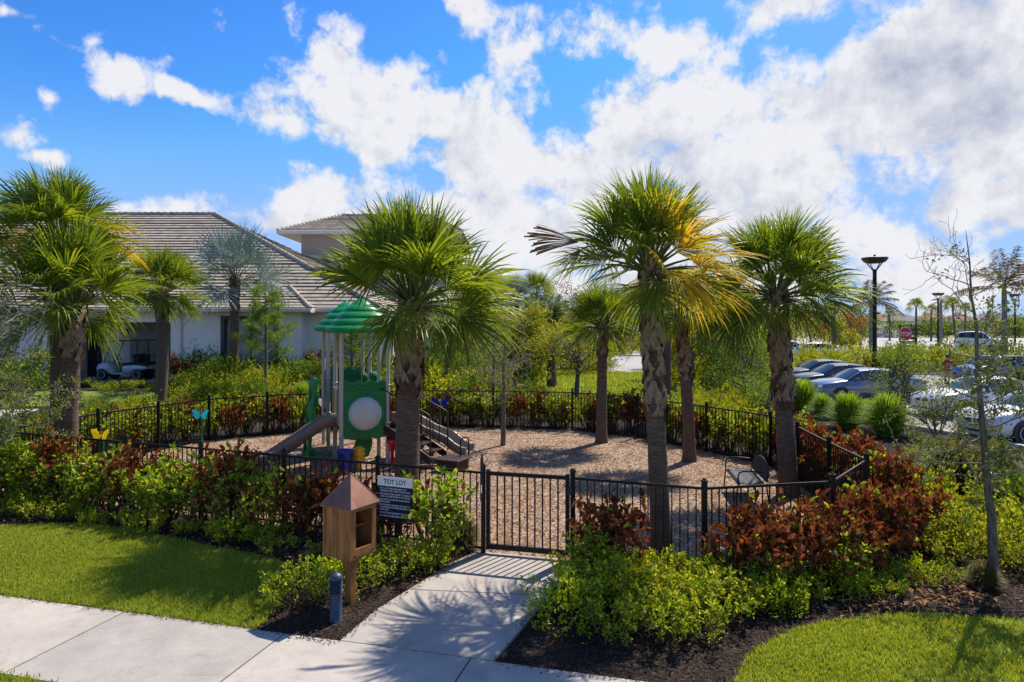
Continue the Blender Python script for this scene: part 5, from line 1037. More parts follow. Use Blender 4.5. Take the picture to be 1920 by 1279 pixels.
e = MB(); e.box((-.005, -.076, .98), (.015, .006, .12)); obj('lock_plate', e, M_chrome, lt_)
for z in (.3, 1.02): e = MB(); e.box((gl - .035, -.04, z), (.08, .03, .10), None, .006); obj('hinge', e, M_black, gt_)

# ================================================================ play tower
th = R(22); U = np.array([math.cos(th), math.sin(th)]); Vv = np.array([-math.sin(th), math.cos(th)]); O_ = np.array([-3.95, 15.8]); TB = (-3.65, 16.5, 0)
def T(x, y, z=0.0): p = O_ + U * x + Vv * y; return np.array([p[0], p[1], z])
RT = rotz(th); pt = thing('play_tower', TB, 'twin roofed green and beige play tower with bubble window panel, slides and stairs', 'play structure')
def tp_(name, mb, m, par=None): return at(obj(name, mb, m, pt), TB) if par is None else obj(name, mb, m, par)
S_ = 1.08
for (ox, oy) in ((0, 0), (0, 2.4)):
    for (dx, dy) in ((0, 0), (S_, 0), (0, S_), (S_, S_)):
        b = MB(); p = T(ox + dx, oy + dy); b.tube([p + [0, 0, -.05], p + [0, 0, 3.26]], .052, 14); o = tp_('post', b, M_post); c = MB()
        for z in (.72, 1.02, 1.92): c.lathe([(.053, z - .025), (.066, z - .02), (.066, z + .02), (.053, z + .025)], 14, p)
        for z in (.74, 1.9): c.box(p + [.0, -.07, z], (.04, .03, .03), th, .006)
        obj('clamp', c, M_post, o)
    # roof
    cx = T(ox + S_ / 2, oy + S_ / 2); prof = []; tiers = 5; z0, z1 = 3.19, 3.99; rB = .80
    def rad(t): return rB * (1 - t) ** .74 + .015
    prof = [(rB * .80, z0 + .03, .5), (rB * .90, z0 - .03, .5), (rB * .98, z0 - .02, .5)]
    for k in range(tiers):
        ta, tb_ = k / tiers, (k + 1) / tiers; za, zb_ = z0 + (z1 - z0) * ta ** 1.02, z0 + (z1 - z0) * tb_ ** 1.02; ra, rb_ = rad(ta), rad(tb_)
        for q in (.0, .16, .38, .62, .82, .96): prof.append((ra + (rb_ - ra) * q + .045 * math.sin(q * math.pi) ** .6 * (ra / rB + .3), za + (zb_ - za) * q, 0))
    prof += [(.03, z1 + .0, 0), (.001, z1 + .015, 0)]
    a = np.arange(48) * 2 * math.pi / 48; ex = 3.6; sq = 1 / (np.abs(np.cos(a)) ** ex + np.abs(np.sin(a)) ** ex) ** (1 / ex); rings = []
    for r, z, _ in prof:
        k = min(1, r / rB); s_ = 1 + (sq - 1) * (.25 + .75 * k); rings.append(np.c_[r * s_ * np.cos(a), r * s_ * np.sin(a), np.full(48, z)] @ RT.T + [cx[0], cx[1], 0])
    b = MB(); b.loft(rings); tp_('roof', b, M_pgreen)
    b = MB(); b.box(T(ox + S_ / 2, oy + S_ / 2, .95), (S_ - .02, S_ - .02, .09), th, .01); tp_('deck', b, M_brownm)
b = MB(); b.box(T(S_ / 2, 1.74, .95), (.9, 1.3, .07), th); tp_('bridge', b, M_brownm)
# bubble panel: outline around a round opening
def panel(name, x0, x1, z0, z1, hole=None, wave=.035, y=0.0, m=M_pgreen2, side=False, nw=3.5):
    n = 96; a = np.arange(n) * 2 * math.pi / n; cx_, cz = (x0 + x1) / 2, (hole[1] if hole else (z0 + z1) / 2); out = []
    for q in a:
        c, s = math.cos(q), math.sin(q); tx = ((x1 - cx_) / abs(c)) if abs(c) > 1e-6 else 9; tz = ((z1 - cz) if s > 0 else (cz - z0)) / abs(s) if abs(s) > 1e-6 else 9; t = min(tx, tz); x, z = cx_ + c * t, cz + s * t
        if tz < tx: z += wave * math.sin((x - x0) / (x1 - x0) * 2 * math.pi * nw) * (1 if s > 0 else .6)
        out.append((x, z))
    r = hole[0] if hole else .02; inn = [(cx_ + r * math.cos(q), cz + r * math.sin(q)) for q in a]
    def P3(x, z, yy): return T(y + yy, x, z) if side else T(x, y + yy, z)
    rings = [[P3(x, z, d) for x, z in ring] for ring, d in ((inn, -.03), (out, -.03), (out, .03), (inn, .03), (inn, -.03))]; b = MB(); b.loft(rings, smooth=False)
    # raised wavy ribs moulded across the panel
    for zz in ((z1 - .10), (z1 - .2)):
        if hole and zz < cz + hole[0] + .04: continue
        xs = np.linspace(x0 + .04, x1 - .04, 24); b.tube([P3(x, zz + .03 * math.sin((x - x0) / (x1 - x0) * 2 * math.pi * nw), -.035) for x in xs], .014, 6)
    return tp_(name, b, m)
pn = panel('bubble_panel', .055, S_ - .055, .68, 2.03, (.39, 1.27), .03)
b = MB(); rot = RT @ rotx(R(90)); b.lathe([(.39, 0), (.40, .045), (.445, .05), (.455, .0)], 40, T(S_ / 2, -.03, 1.27), 0, True, rot)
for k in range(14): q = k * 2 * math.pi / 14; b.box(T(S_ / 2 + .422 * math.cos(q), -.085, 1.27 + .422 * math.sin(q)), (.02, .012, .02), th)
obj('bubble_rim', b, M_pgreen, pn)
b = MB(); b.lathe([(.395, .02), (.385, .06), (.34, .12), (.26, .17), (.16, .20), (.06, .212), (.001, .214)], 40, T(S_ / 2, -.03, 1.27), 0, True, rot); obj('bubble_window', b, M_bubble, pn)
panel('wave_panel', 1.18, 2.32, 1.0, 2.08, None, .04, S_ + .02, M_pgreen2, True); panel('wave_panel', 2.42, 3.42, 1.0, 1.95, None, .03, S_ + .02, M_pgreen2, True); panel('wave_panel', .06, S_ - .06, 1.0, 2.12, None, .035, S_ + 2.4, M_pgreen2)
# slide off the left face
def trough(pts, w, hside, thk, across):
    rings = []; across = np.array([across[0], across[1], 0]); n = len(pts)
    for i, p in enumerate(pts):
        p = np.array(p); d = unit((np.array(pts[min(i + 1, n - 1)]) - np.array(pts[max(i - 1, 0)]))); up = unit(np.cross(across, d)); up = up if up[2] > 0 else -up; pr = []
        for x, z in ((-w / 2 - .03, hside), (-w / 2 + .0, hside + .02), (-w / 2 + .035, hside - .02), (-w / 2 + .06, .05), (-w / 4, .0), (w / 4, .0), (w / 2 - .06, .05), (w / 2 - .035, hside - .02), (w / 2, hside + .02), (w / 2 + .03, hside), (w / 2 + .03, hside - .05), (w / 2 - .01, -.03), (w / 4, -thk), (-w / 4, -thk), (-w / 2 + .01, -.03), (-w / 2 - .03, hside - .05)): pr.append(p + across * x + up * z)
        rings.append(pr)
    b = MB(); b.loft(rings, True, 0, True, True); return b
pts = [T(x, S_ / 2, z) for x, z in ((.02, .99), (-.18, .99), (-.34, .95), (-.55, .82), (-.85, .62), (-1.15, .42), (-1.4, .27), (-1.62, .19), (-1.85, .17), (-1.98, .16))]
sl = tp_('slide', trough(pts, .52, .20, .05, Vv), M_slide)
for y in (.16, S_ - .16): b = MB(); b.box(T(-.05, y, 1.42), (.07, .16, .86), th, .03); obj('slide_hood', b, M_tan, sl)
# green leaning climber on the left of the bridge
rings = []
for k in range(15):
    t = k / 14; x = -.58 + .18 * t; z = .0 + 2.0 * t; bul = .05 * math.sin(t * 6.28 * 3); rings.append([T(x + bul - .05, 1.2, z), T(x + bul - .05, 2.3, z), T(x + bul + .03, 2.3, z), T(x + bul + .03, 1.2, z)])
b = MB(); b.loft(rings, True, 0, False, True); cl = tp_('climber', b, M_pgreen2); b = MB()
for y in (1.2, 2.3): b.tube([T(r_, y, z) for r_, z in ((-.62, 0), (-.57, .6), (-.51, 1.2), (-.46, 1.7), (-.42, 2.02))], .045, 8)
obj('side_rail', b, M_pgreen, cl)
rings = []
for k in range(9): t = k / 8; x = .35 + .2 * math.sin(t * 3); z = .9 * t; rings.append([T(x, 1.3, z), T(x + .5 - .2 * t, 1.3, z), T(x + .5 - .2 * t, 1.4, z), T(x, 1.4, z)])
b = MB(); b.loft(rings, True, 0, False, True); tp_('step_pod', b, M_pgreen2)
# stairs, rails, transfer platform
A0, A1 = np.array([-2.86, 16.45, .95]), np.array([-1.75, 15.95, .30]); sdv = (A1 - A0); sdu = unit(sdv * [1, 1, 0]); acr = np.array([-sdu[1], sdu[0], 0]); sa = math.atan2(sdu[1], sdu[0]); b = MB()
for k in range(4): p = A0 + sdv * (k + .7) / 4.4; b.box(p + [0, 0, -.02], (.27, .74, .045), sa, .006); b.box(p + [0, 0, -.12] - sdu * .12, (.02, .72, .16), sa)
for s in (-1, 1): b.prism([(0, -.16), (1.26, -.80), (1.26, -.62), (0, .05)], -.015, .015, 0, rotz(sa) @ rotx(R(90)), A0 + acr * .38 * s)
st_ = tp_('stairs', b, M_brownm)
for s in (-1, 1):
    b = MB(); o = acr * .40 * s; top0, top1 = A0 + o + [0, 0, .88], A1 + o + [0, 0, 1.0]; b.tube([top0 - sdu * .1, top0, top1, top1 + sdu * .05 - [0, 0, .05], top1 + sdu * .06 - [0, 0, .95]], .02, 8)
    lo0, lo1 = A0 + o + [0, 0, .05], A1 + o + [0, 0, .12]; b.tube([lo0, lo1], .016, 6)
    for k in range(1, 7): t = k / 7; b.tube([lo0 + (lo1 - lo0) * t, top0 + (top1 - top0) * t], .012, 5)
    obj('handrail', b, M_brownm, st_)
b = MB(); b.box((-1.36, 15.72, .27), (.62, .72, .05), sa, .015); b.box((-1.36, 15.72, .13), (.5, .6, .24), sa); pf = tp_('transfer_platform', b, M_brownm)
b = MB(); q = np.array([-1.2, 15.9, .29]); b.tube([q, q + [0, 0, .36], q + [.05, .05, .42], q + [.14, .12, .42], q + [.18, .16, .36], q + [.18, .16, -.1]], .018, 8); obj('grab_bar', b, M_brownm, pf)
# second, double wave slide seen behind the stairs
pts = [np.array(p) for p in ((-2.95, 17.45, .98), (-2.7, 17.4, .95), (-2.4, 17.3, .80), (-2.1, 17.2, .64), (-1.85, 17.12, .56), (-1.6, 17.05, .46), (-1.4, 17.0, .30), (-1.2, 16.94, .2), (-1.05, 16.9, .17))]
dsl = unit(np.array([1.9, -.55, 0])); tp_('wave_slide', trough(pts, .62, .17, .06, (-dsl[1], dsl[0])), M_tan)
# play drums and cup under the panel
b = MB(); bc = T(.02, -.45, 0); b.lathe([(.09, .0), (.14, .06), (.165, .46), (.19, .47), (.195, .53), (.15, .54), (.13, .48)], 16, bc); tp_('blue_bucket', b, M_bluep)
b = MB(); bc = T(.36, -.3, 0); b.lathe([(.05, 0), (.055, .2), (.12, .22), (.145, .3), (.12, .34), (.15, .4), (.12, .45), (.14, .5), (.06, .56), (.001, .57)], 8, bc, 0, False); tp_('yellow_drum', b, M_yelp)
b = MB(); bc = T(1.16, -.12, 0); b.lathe([(.04, 0), (.045, .36), (.07, .4), (.085, .52), (.12, .55), (.13, .62), (.09, .66), (.001, .67)], 12, bc); tp_('red_cup', b, M_redp)

# ================================================================ butterfly posts
def butterfly(x, y, m, h, label, rz, s=1.0, seed=0):
    t = thing('butterfly_chime', (x, y, 0), label, 'play chime', 'butterfly chimes in the playground', rz); b = MB(); g = np.random.default_rng(seed); c = g.normal(0, .04, 2)
    b.tube([[0, 0, 0], [c[0], 0, h * .25], [-c[0] * .6, 0, h * .55], [c[0] * .6, 0, h * .8], [0, 0, h - .02]], [.03, .026, .023, .02, .018], 8); b.lathe([(.11, 0), (.11, .03), (.05, .07), (.03, .1)], 12); obj('stem', b, plainc('butterfly_stem'), t)
    for sg in (-1, 1):
        o2 = [(0, -.05), (.06, .03), (.14, .085), (.205, .09), (.20, .03), (.165, -.03), (.15, -.085), (.11, -.14), (.07, -.15), (.03, -.11)]; b = MB(); b.prism([(p[0] * s * sg, p[1] * s) for p in (o2 if sg > 0 else o2[::-1])], -.006, .006, 0, rotz(R(-16 * sg)) @ rotx(R(82)), (.012 * sg, -.03, h + .03)); obj('wing', b, m, t)
    b = MB(); b.tube([[0, -.03, h - .10], [0, -.03, h + .06]], .012, 8); b.box((0, -.015, h + .06), (.09, .02, .025)); obj('striker', b, M_chrome, t)
def plainc(n): return MATS.get(n) or plain(n, (.015, .13, .04), .4)
butterfly(-8.33, 13.9, M_bfy, 1.12, 'yellow butterfly chime on a green stem at the front corner', R(-12), 1.0, 1); butterfly(-7.72, 17.0, M_bfc, 1.12, 'turquoise butterfly chime on a curved green stem before the clubhouse side fence', R(-8), 1.02, 2)
butterfly(-5.33, 19.5, M_bfw, 1.12, 'white butterfly chime half hidden by the green climber', R(-30), .98, 3); butterfly(-2.05, 19.5, M_bfb, 1.14, 'dark blue butterfly chime standing beyond the play stairs', R(8), 1.22, 4)

# ================================================================ little book box, bollard, sign
bb = (-1.96, 8.29, 0); bt = thing('book_box', bb, 'brown wooden book box with pyramid copper roof on a post beside the walkway', 'book box', None, R(-31)); w_ = .43; z0, z1 = .60, 1.215; h2 = w_ / 2
b = MB(); b.box((0, 0, .33), (.10, .10, .70), None, .006); ps = obj('post', b, M_wood, bt)
b = MB()
for k in range(4): b.prism([(.05, .30), (.06, .30), (.075, .42), (.11, .52), (.17, .592), (.05, .592)], -.03, .03, 0, rotz(k * math.pi / 2) @ rotx(R(90)))
obj('bracket', b, M_wood, ps)
b = MB(); b.box((0, 0, z0 + .012), (w_ + .004, w_ + .004, .03), None, .004); b.box((0, -h2 + .012, (z0 + z1) / 2 + .013), (w_, .024, z1 - z0 - .03)); b.box((0, h2 - .012, (z0 + z1) / 2 + .013), (w_, .024, z1 - z0 - .03)); b.box((-h2 + .0125, 0, (z0 + z1) / 2 + .013), (.024, w_ - .05, z1 - z0 - .03))
for x, y in ((h2 + .003, -h2 - .003), (-h2 - .003, -h2 - .003)): b.box((x * .985, y * .985, (z0 + z1) / 2 + .014), (.03, .03, z1 - z0 - .034))
obj('cabinet', b, M_wood, bt)
b = MB(); e_ = h2 - .004
for y in (-h2 + .05, h2 - .05): b.box((e_, y, (z0 + z1) / 2 + .02), (.022, .05, z1 - z0 - .06))
for z, hh in ((z0 + .075, .09), (z1 - .03, .05)): b.box((e_ + .001, 0, z), (.022, w_ - .152, hh))
dr = obj('door', b, M_wood, bt); b = MB(); b.box((-.06, 0, z0 + .33), (.25, w_ - .056, .018)); obj('shelf', b, M_wood, bt)
b = MB(); rr = .507 / 2; b.add([(-rr, -rr, 1.195), (rr, -rr, 1.195), (rr, rr, 1.195), (-rr, rr, 1.195), (0, 0, 1.575), (-rr, -rr, 1.215), (rr, -rr, 1.215), (rr, rr, 1.215), (-rr, rr, 1.215)], [(0, 3, 2, 1), (0, 1, 6, 5), (1, 2, 7, 6), (2, 3, 8, 7), (3, 0, 5, 8), (5, 6, 4), (6, 7, 4), (7, 8, 4), (8, 5, 4)])
rf_ = obj('roof', b, M_copper, bt); b = MB()
for sx, sy in ((-1, -1), (1, -1), (1, 1), (-1, 1)): b.tube([(sx * rr, sy * rr, 1.214), (0, 0, 1.576)], .006, 5)
obj('roof_seam', b, M_copper, rf_)
bo = G(630, 1163); t = thing('bollard_light', bo, 'short blue grey louvred bollard light in the mulch before the book box', 'bollard light'); b = MB(); b.lathe([(.074, -.02), (.074, .008), (.068, .012), (.068, .315)], 24); obj('body', b, M_bol, t)
b = MB(); b.lathe([(.052, .315), (.052, .475)], 20); lv = obj('lamp_core', b, M_bolin, t); b = MB()
for k in range(6): z = .322 + k * .0245; b.lathe([(.050, z + .010), (.077, z), (.077, z + .005), (.050, z + .014)], 24, (0, 0, 0), 0, False)
obj('louver', b, M_bol, lv); b = MB(); b.lathe([(.05, .47), (.078, .468), (.078, .482), (.07, .512), (.045, .535), (.001, .545)], 24); obj('cap', b, M_bol, t)
def text_mesh(body, size, font_off=0.0):
    c = bpy.data.curves.new('lettering', 'FONT'); c.body = body; c.size = size; c.align_x = 'LEFT'; c.offset = font_off; o = bpy.data.objects.new('lettering', c); COL.objects.link(o); dg = bpy.context.evaluated_depsgraph_get(); me = bpy.data.meshes.new_from_object(o.evaluated_get(dg)); bpy.data.objects.remove(o); bpy.data.curves.remove(c)
    V = np.zeros(len(me.vertices) * 3); me.vertices.foreach_get('co', V); V = V.reshape(-1, 3); Fs = [tuple(p.vertices) for p in me.polygons]; bpy.data.meshes.remove(me); return V, Fs
def lettering(mb, body, size, x, z, y, centre=False, off=0.0, maxw=None):
    V, Fs = text_mesh(body, size, off); lo, hi = V[:, 0].min(), V[:, 0].max(); k = 1.0 if not maxw else min(1, maxw / (hi - lo)); V = V * [k, 1, 1]; lo, hi = lo * k, hi * k; ox = x - (lo + hi) / 2 if centre else x - lo
    mb.add(np.c_[V[:, 0] + ox, np.full(len(V), y), V[:, 1] + z], Fs)
sx_, sy_ = (741 - 960) / F * 9.72, 9.72; sg = thing('rules_sign', (sx_, sy_, 0), 'navy and white TOT LOT rules sign on a black post beside the gate walkway', 'sign', None, R(-22)); pw, pz0, pz1 = .575, .60, 1.20
b = MB(); b.box((.02, .035, .58), (.09, .05, 1.18), None, .004); b.lathe([(.03, 1.17), (.03, 1.185), (.015, 1.2)], 10, (.02, .04, 0)); obj('post', b, M_fence, sg)
b = MB(); b.box((0, 0, (pz0 + pz1) / 2), (pw, .018, pz1 - pz0), None, .003); pan = obj('panel', b, M_navy, sg)
b = MB(); b.box((0, -.0095, pz1 - .068), (pw, .004, .135)); hd_ = obj('header', b, M_signw, pan)
b = MB(); lettering(b, 'TOT LOT', .088, 0, pz1 - .10, -.0125, True, .002); obj('lettering', b, M_ink, pan)
b = MB(); yy = pz1 - .172
for body, gap in (('TOT LOT FOR ENJOYMENT OF', 1), ('RESIDENTS AND THEIR GUESTS ONLY.', 0), ('FOR USE BY THOSE UNDER 12 YEARS OF', 1), ('AGE, ACCOMPANIED BY AN ADULT', 0), ('NO FOOD, GLASS OR ALCOHOLIC', 1), ('BEVERAGES.', 0), ('NO RUNNING, PUSHING, OR SHOVING,', 1), ('AND PROPER FOOTWEAR REQUIRED. NO', 0), ('BARE FEET.', 0), ('DO NOT USE EQUIPMENT WHEN WET.', 1), ('IN CASE OF EMERGENCY, DIAL 911', 1)):
    if gap: yy -= .009; b.lathe([(.006, 0), (.006, .002), (.001, .002)], 8, (-pw / 2 + .03, -.0095, yy + .011), 0, False, rotx(R(90)))
    lettering(b, body, .031, -pw / 2 + .045, yy, -.0105, False, .0004, pw - .075); yy -= .0345
obj('lettering', b, M_signw, pan)

# ================================================================ bench
bn = thing('metal_bench', (4.52, 13.25, 0), 'black metal mesh bench with arched back beside the deep green palm', 'bench', None, math.atan2(.28, -.96) - math.pi / 2 + math.pi); L2 = .66
def bt_(name, mb, m): return obj(name, mb, m, bn)
# local: x along the bench, -y to the front
bn.rotation_euler = (0, 0, R(-98))
b = MB(); rings = [[(x, y, .43 + z) for y, z in ((-.24, -.035), (-.2, .0), (-.05, -.012), (.12, -.005), (.22, .02), (.22, .008), (.12, -.02), (-.05, -.027), (-.2, -.015), (-.24, -.05))] for x in np.linspace(-L2, L2, 9)]; b.loft(rings, True, 0, False, True)
bt_('seat', b, M_seatm)
arch = [(-L2, .10), (-L2, .22)] + [(L2 * -math.cos(q), .22 + .22 * math.sin(q)) for q in np.linspace(.15, math.pi - .15, 15)] + [(L2, .22), (L2, .10)]
b = MB(); b.prism(arch, -.008, .008, 0, rotx(R(78)), (0, .24, .36)); bk = bt_('backrest', b, M_seatm); b = MB(); Mx = rotx(R(78)); b.tube([Mx @ np.array([x, z, 0]) + [0, .24, .36] for x, z in arch], .016, 8); obj('back_rim', b, M_fence, bk)
for s in (-1, 1):
    x = s * (L2 + .01); b = MB(); b.tube([(x, .22, .64), (x, .05, .655), (x, -.16, .65), (x, -.23, .62), (x, -.25, .55), (x, -.25, .43), (x, -.29, 0)], .014, 8); bt_('armrest', b, M_fence)
    b = MB(); b.tube([(x, .25, .44), (x, .31, .0)], .014, 8); bt_('leg', b, M_fence); b = MB(); b.tube([(x * .98, -.26, .25), (x * .98, .28, .25)], .01, 6); bt_('stretcher', b, M_fence)

# ================================================================ golf cart
gc = thing('golf_cart', (-18.35, 32.5, .69), 'small pale golf cart with dark roof parked in the covered bay', 'golf cart'); 
def gp(name, mb, m, par=None): return obj(name, mb, m, par or gc)
b = MB()     # local x: front is -x
hw = .58; rings = []
for x, zl, zh, w in ((-1.18, .42, .52, .36), (-1.14, .36, .66, .48), (-1.0, .38, .78, .54), (-.8, .40, .84, .55), (-.62, .40, .80, .55), (-.5, .34, .55, .55), (-.42, .30, .36, .55)): rings.append([(x, -w, zl), (x, w, zl), (x, w * .96, zh), (x, 0, zh + .05), (x, -w * .96, zh)])
b.loft(rings, True, 0, True, True); b.box((-.1, 0, .315), (.7, 1.08, .07), None, .02)
rings = []
for x, zl, zh, w in ((.12, .30, .66, .57), (.3, .32, .70, .58), (.6, .36, .72, .59), (.95, .5, .70, .58), (1.18, .52, .64, .54)): rings.append([(x, -w, zl), (x, w, zl), (x, w, zh - .05), (x, w * .93, zh), (x, -w * .93, zh), (x, -w, zh - .05)])
b.loft(rings, True, 0, True, True); body = gp('body', b, paint('cart_paint', (.45, .52, .60), 0))
b = MB(); b.box((.32, 0, .76), (.55, 1.08, .12), None, .04); b.box((.62, 0, 1.02), (.12, 1.05, .42), roty(R(-12)), .04); gp('seat', b, M_black); b = MB(); b.box((.95, 0, .78), (.45, 1.05, .12), None, .04); b.box((.82, 0, 1.0), (.1, 1.05, .36), roty(R(8)), .04); gp('rear_seat', b, M_black)
b = MB(); b.box((.1, 0, 1.86), (2.05, 1.16, .05), roty(R(-1.5)), .02); b.box((-.9, 0, 1.81), (.16, 1.1, .05), roty(R(14)), .02); gp('roof', b, M_black)
for y in (-.5, .5):
    for pts_, r_ in (([(-.78, y, .84), (-.52, y, 1.5), (-.42, y, 1.83)], .022), ([(.75, y, .7), (.78, y, 1.84)], .022), ([(1.2, y, .62), (1.22, y, 1.1), (.78, y, 1.15)], .016)): b = MB(); b.tube(pts_, r_, 6); gp('roof_post', b, M_black)
b = MB(); b.add([(-.77, -.48, .86), (-.77, .48, .86), (-.44, .48, 1.78), (-.44, -.48, 1.78), (-.765, -.48, .86), (-.765, .48, .86), (-.435, .48, 1.78), (-.435, -.48, 1.78)], [(0, 1, 2, 3), (7, 6, 5, 4)]); gp('windscreen', b, M_clear)
b = MB(); b.tube([(-.55, -.25, .75), (-.28, -.25, 1.08)], .02, 6); a = np.linspace(0, 6.283, 17); ex_ = unit(np.array([.33, 0, .33])); e1 = np.array([0, 1., 0]); e2 = np.cross(ex_, e1); b.tube([np.array([-.27, -.25, 1.09]) + .17 * (math.cos(q) * e1 + math.sin(q) * e2) for q in a], .014, 6, cap=False); gp('steering_wheel', b, M_black)
b = MB(); b.box((-.72, -.62, 1.42), (.04, .2, .1), None, .02); gp('mirror', b, M_black)
def wheel(par, x, y, r, w, sgn, spokes=5, rr=.66):
    t = MB(); rot = rotx(R(90)); t.lathe([(r * .66, -w / 2), (r * .93, -w / 2), (r, -w * .32), (r, w * .32), (r * .93, w / 2), (r * .66, w / 2)], 28, (x, y, r), 0, True, rot); o = obj('wheel', t, M_tyre, par)
    m = MB(); yy = y + sgn * w * .38; m.lathe([(r * rr, -.01), (r * rr, .03), (r * rr * .9, .03), (r * rr * .9, -.01)], 28, (x, yy, r), 0, True, rot); m.lathe([(.001, .02), (r * .16, .02), (r * .16, -.02), (.001, -.02)], 12, (x, yy, r), 0, True, rot)
    for k in range(spokes): q = k * 6.283 / spokes + .3; c = np.array([x + math.cos(q) * r * .38, yy, r + math.sin(q) * r * .38]); m.box(c, (r * rr * .85, .025, r * .17), roty(-q), .006)
    obj('rim', m, M_rim, o); d = MB(); d.lathe([(.001, .004), (r * rr * .9, .004), (r * rr * .9, -.004), (.001, -.004)], 20, (x, y + sgn * w * .2, r), 0, True, rot); obj('wheel_disc', d, M_black, o); return o
for x in (-.86, .78):
    for s in (-1, 1): wheel(gc, x, s * .50, .27, .2, s, 6)
b = MB()
for s in (-1, 1): b.box((-1.1, s * .33, .62), (.1, .16, .09), None, .03)
obj('headlight', b, M_lampg, body)

# ================================================================ cars
PROF = {'sedan': dict(s=[0, .02, .075, .17, .265, .41, .54, .69, .84, .93, .985, 1], z=[.56, .76, .87, .95, 1.0, 1.40, 1.46, 1.40, 1.12, 1.07, .98, .62], b=[.54, .71, .81, .88, .93, .95, .95, .97, .99, .98, .90, .56], w=[.52, .74, .85, .90, .91, .92, .92, .92, .90, .86, .80, .66], gl=(4, 8), rt=.57),
        'suv': dict(s=[0, .025, .08, .17, .26, .38, .55, .75, .90, .965, 1], z=[.62, .86, .98, 1.06, 1.12, 1.60, 1.67, 1.65, 1.56, 1.10, .62], b=[.58, .80, .92, .98, 1.02, 1.05, 1.07, 1.09, 1.10, 1.04, .58], w=[.60, .80, .89, .93, .94, .95, .95, .95, .93, .89, .78], gl=(4, 9), rt=.64)}
def car(label, x, y, kind_, L_, m, rz, H_=1.0, group='cars parked beyond the playground', z=0.0):
    p = PROF[kind_]; t = thing('parked_car', (x, y, z), label, 'car', group, rz); S = np.array(p['s']) * L_ - L_ / 2; rows = []; g0, g1 = p['gl']
    for i in range(len(S)):
        zt, zb, w, xx = p['z'][i] * H_, p['b'][i] * H_, p['w'][i], S[i]; green = g0 < i < g1; rt = p['rt'] if green else w * .80; zt2 = zt - (.07 if green else .03)
        half = [(xx, w * .80, .20), (xx, w, .30), (xx, w * 1.01, zb * .68), (xx, w * .975, zb), (xx, rt, zt2), (xx, rt * .6, zt), (xx, 0, zt + .01)]
        rows.append(half + [(a, -b_, c) for a, b_, c in half[-2::-1]])
    rows = np.array(rows); n = rows.shape[1]; V = rows.reshape(-1, 3); bf, gf = [], []
    for i in range(len(S) - 1):
        for j in range(n - 1):
            q = (i * n + j, (i + 1) * n + j, (i + 1) * n + j + 1, i * n + j + 1); jj = min(j, n - 2 - j); gl = (jj == 3 and g0 <= i < g1) or (jj >= 4 and (i == g0 or i == g1 - 1)); (gf if gl else bf).append(q)
    b = MB(); b.add(V, np.array(bf), 0, True)
    for i in (0, len(S) - 1): b.add(rows[i], [tuple(range(n))])
    b.add(np.concatenate([rows[:, 0], rows[:, -1]]), np.array([[i, i + 1, len(S) + i + 1, len(S) + i] for i in range(len(S) - 1)]))
    body = obj('body', b, m, t); gq = np.array(gf); uq, inv = np.unique(gq, return_inverse=True); b = MB(); b.add(V[uq], inv.reshape(gq.shape), 0, True); obj('windows', b, M_cglass, t)
    b = MB()
    for s in (1, -1):
        R_ = rows if s == 1 else rows * [1, -1, 1]
        for i in (g0 + 1, (g0 + g1) // 2, g1 - 1): b.tube([R_[i][3], R_[i][4]], .028, 5, 0, False)
        b.tube([R_[i][4] for i in range(g0, g1 + 1)], .022, 5, 0, False)
    obj('pillars', b, m, body)
    r = .325 * (1.08 if kind_ == 'suv' else 1)
    for xx in (L_ * .195 - L_ / 2, L_ * .80 - L_ / 2):
        for s in (-1, 1):
            wv = .92 if kind_ == 'sedan' else .95; a = MB(); a.lathe([(.001, .012), (r * 1.17, .012), (r * 1.17, -.15), (.001, -.15)], 28, (xx, s * (wv + .002) if s < 0 else wv - .14, r * 1.02), 0, False, rotx(R(90))); obj('wheel_arch', a, M_black, t); wheel(t, xx, s * (wv - .085), r, .2, s, 5)
    for s in (-1, 1):
        b = MB(); b.box((S[1] + .10, s * p['w'][1] * .86, p['b'][1] * H_ - .02), (.26, .22, .13), rotz(s * R(-24)), .04); obj('headlight', b, M_lampg, t)
        b = MB(); b.box((S[-2] - .02, s * p['w'][-2] * .86, p['b'][-2] * H_ - .05), (.12, .24, .16 if kind_ == 'sedan' else .34), None, .03); obj('taillight', b, M_taill, t)
        b = MB(); b.box((S[g0] + .32, s * (p['w'][g0] + .06), p['b'][g0] * H_ + .10), (.12, .17, .11), None, .04); obj('mirror', b, m, t)
    b = MB(); b.box((S[0] + .035, 0, .60), (.08, .62, .13), None, .03); b.box((S[0] + .04, 0, .33), (.10, 1.0, .10), None, .03); b.box((S[0] + .09, .58, .36), (.10, .16, .09), None, .02); b.box((S[0] + .09, -.58, .36), (.10, .16, .09), None, .02); obj('grille', b, M_black, t); b = MB(); b.box((S[0] - .006, 0, .60), (.012, .11, .07), None, .004); b.box((S[0] + .0, 0, .665), (.05, .60, .014), None, .004); obj('badge', b, M_chrome, t); b = MB(); b.box((S[-1] - .005, 0, .78), (.03, .34, .13), None, .004); obj('number_plate', b, M_signw, t)
    b = MB()
    for s in (-1, 1):
        for i in (g0 + 2, g1 - 2): b.box((S[i] + .12, s * (p['w'][i] * 1.0 - .006), p['b'][i] * H_ * .86), (.16, .03, .03), None, .008)
    obj('door_handle', b, M_chrome, t)
    for s in (-1, 1): b = MB(); b.box((0, s * .925, .24), (L_ * .5, .03, .09), None, .02); obj('sill', b, M_black, t)
    return t
def cpx(px, Y, L_): return (px - 960) * Y / F + L_ / 2
car('slate blue sedan parked nose out behind the many stemmed bush', cpx(1519, 29.4, 4.75), 29.6, 'sedan', 4.75, M_pg, R(3))
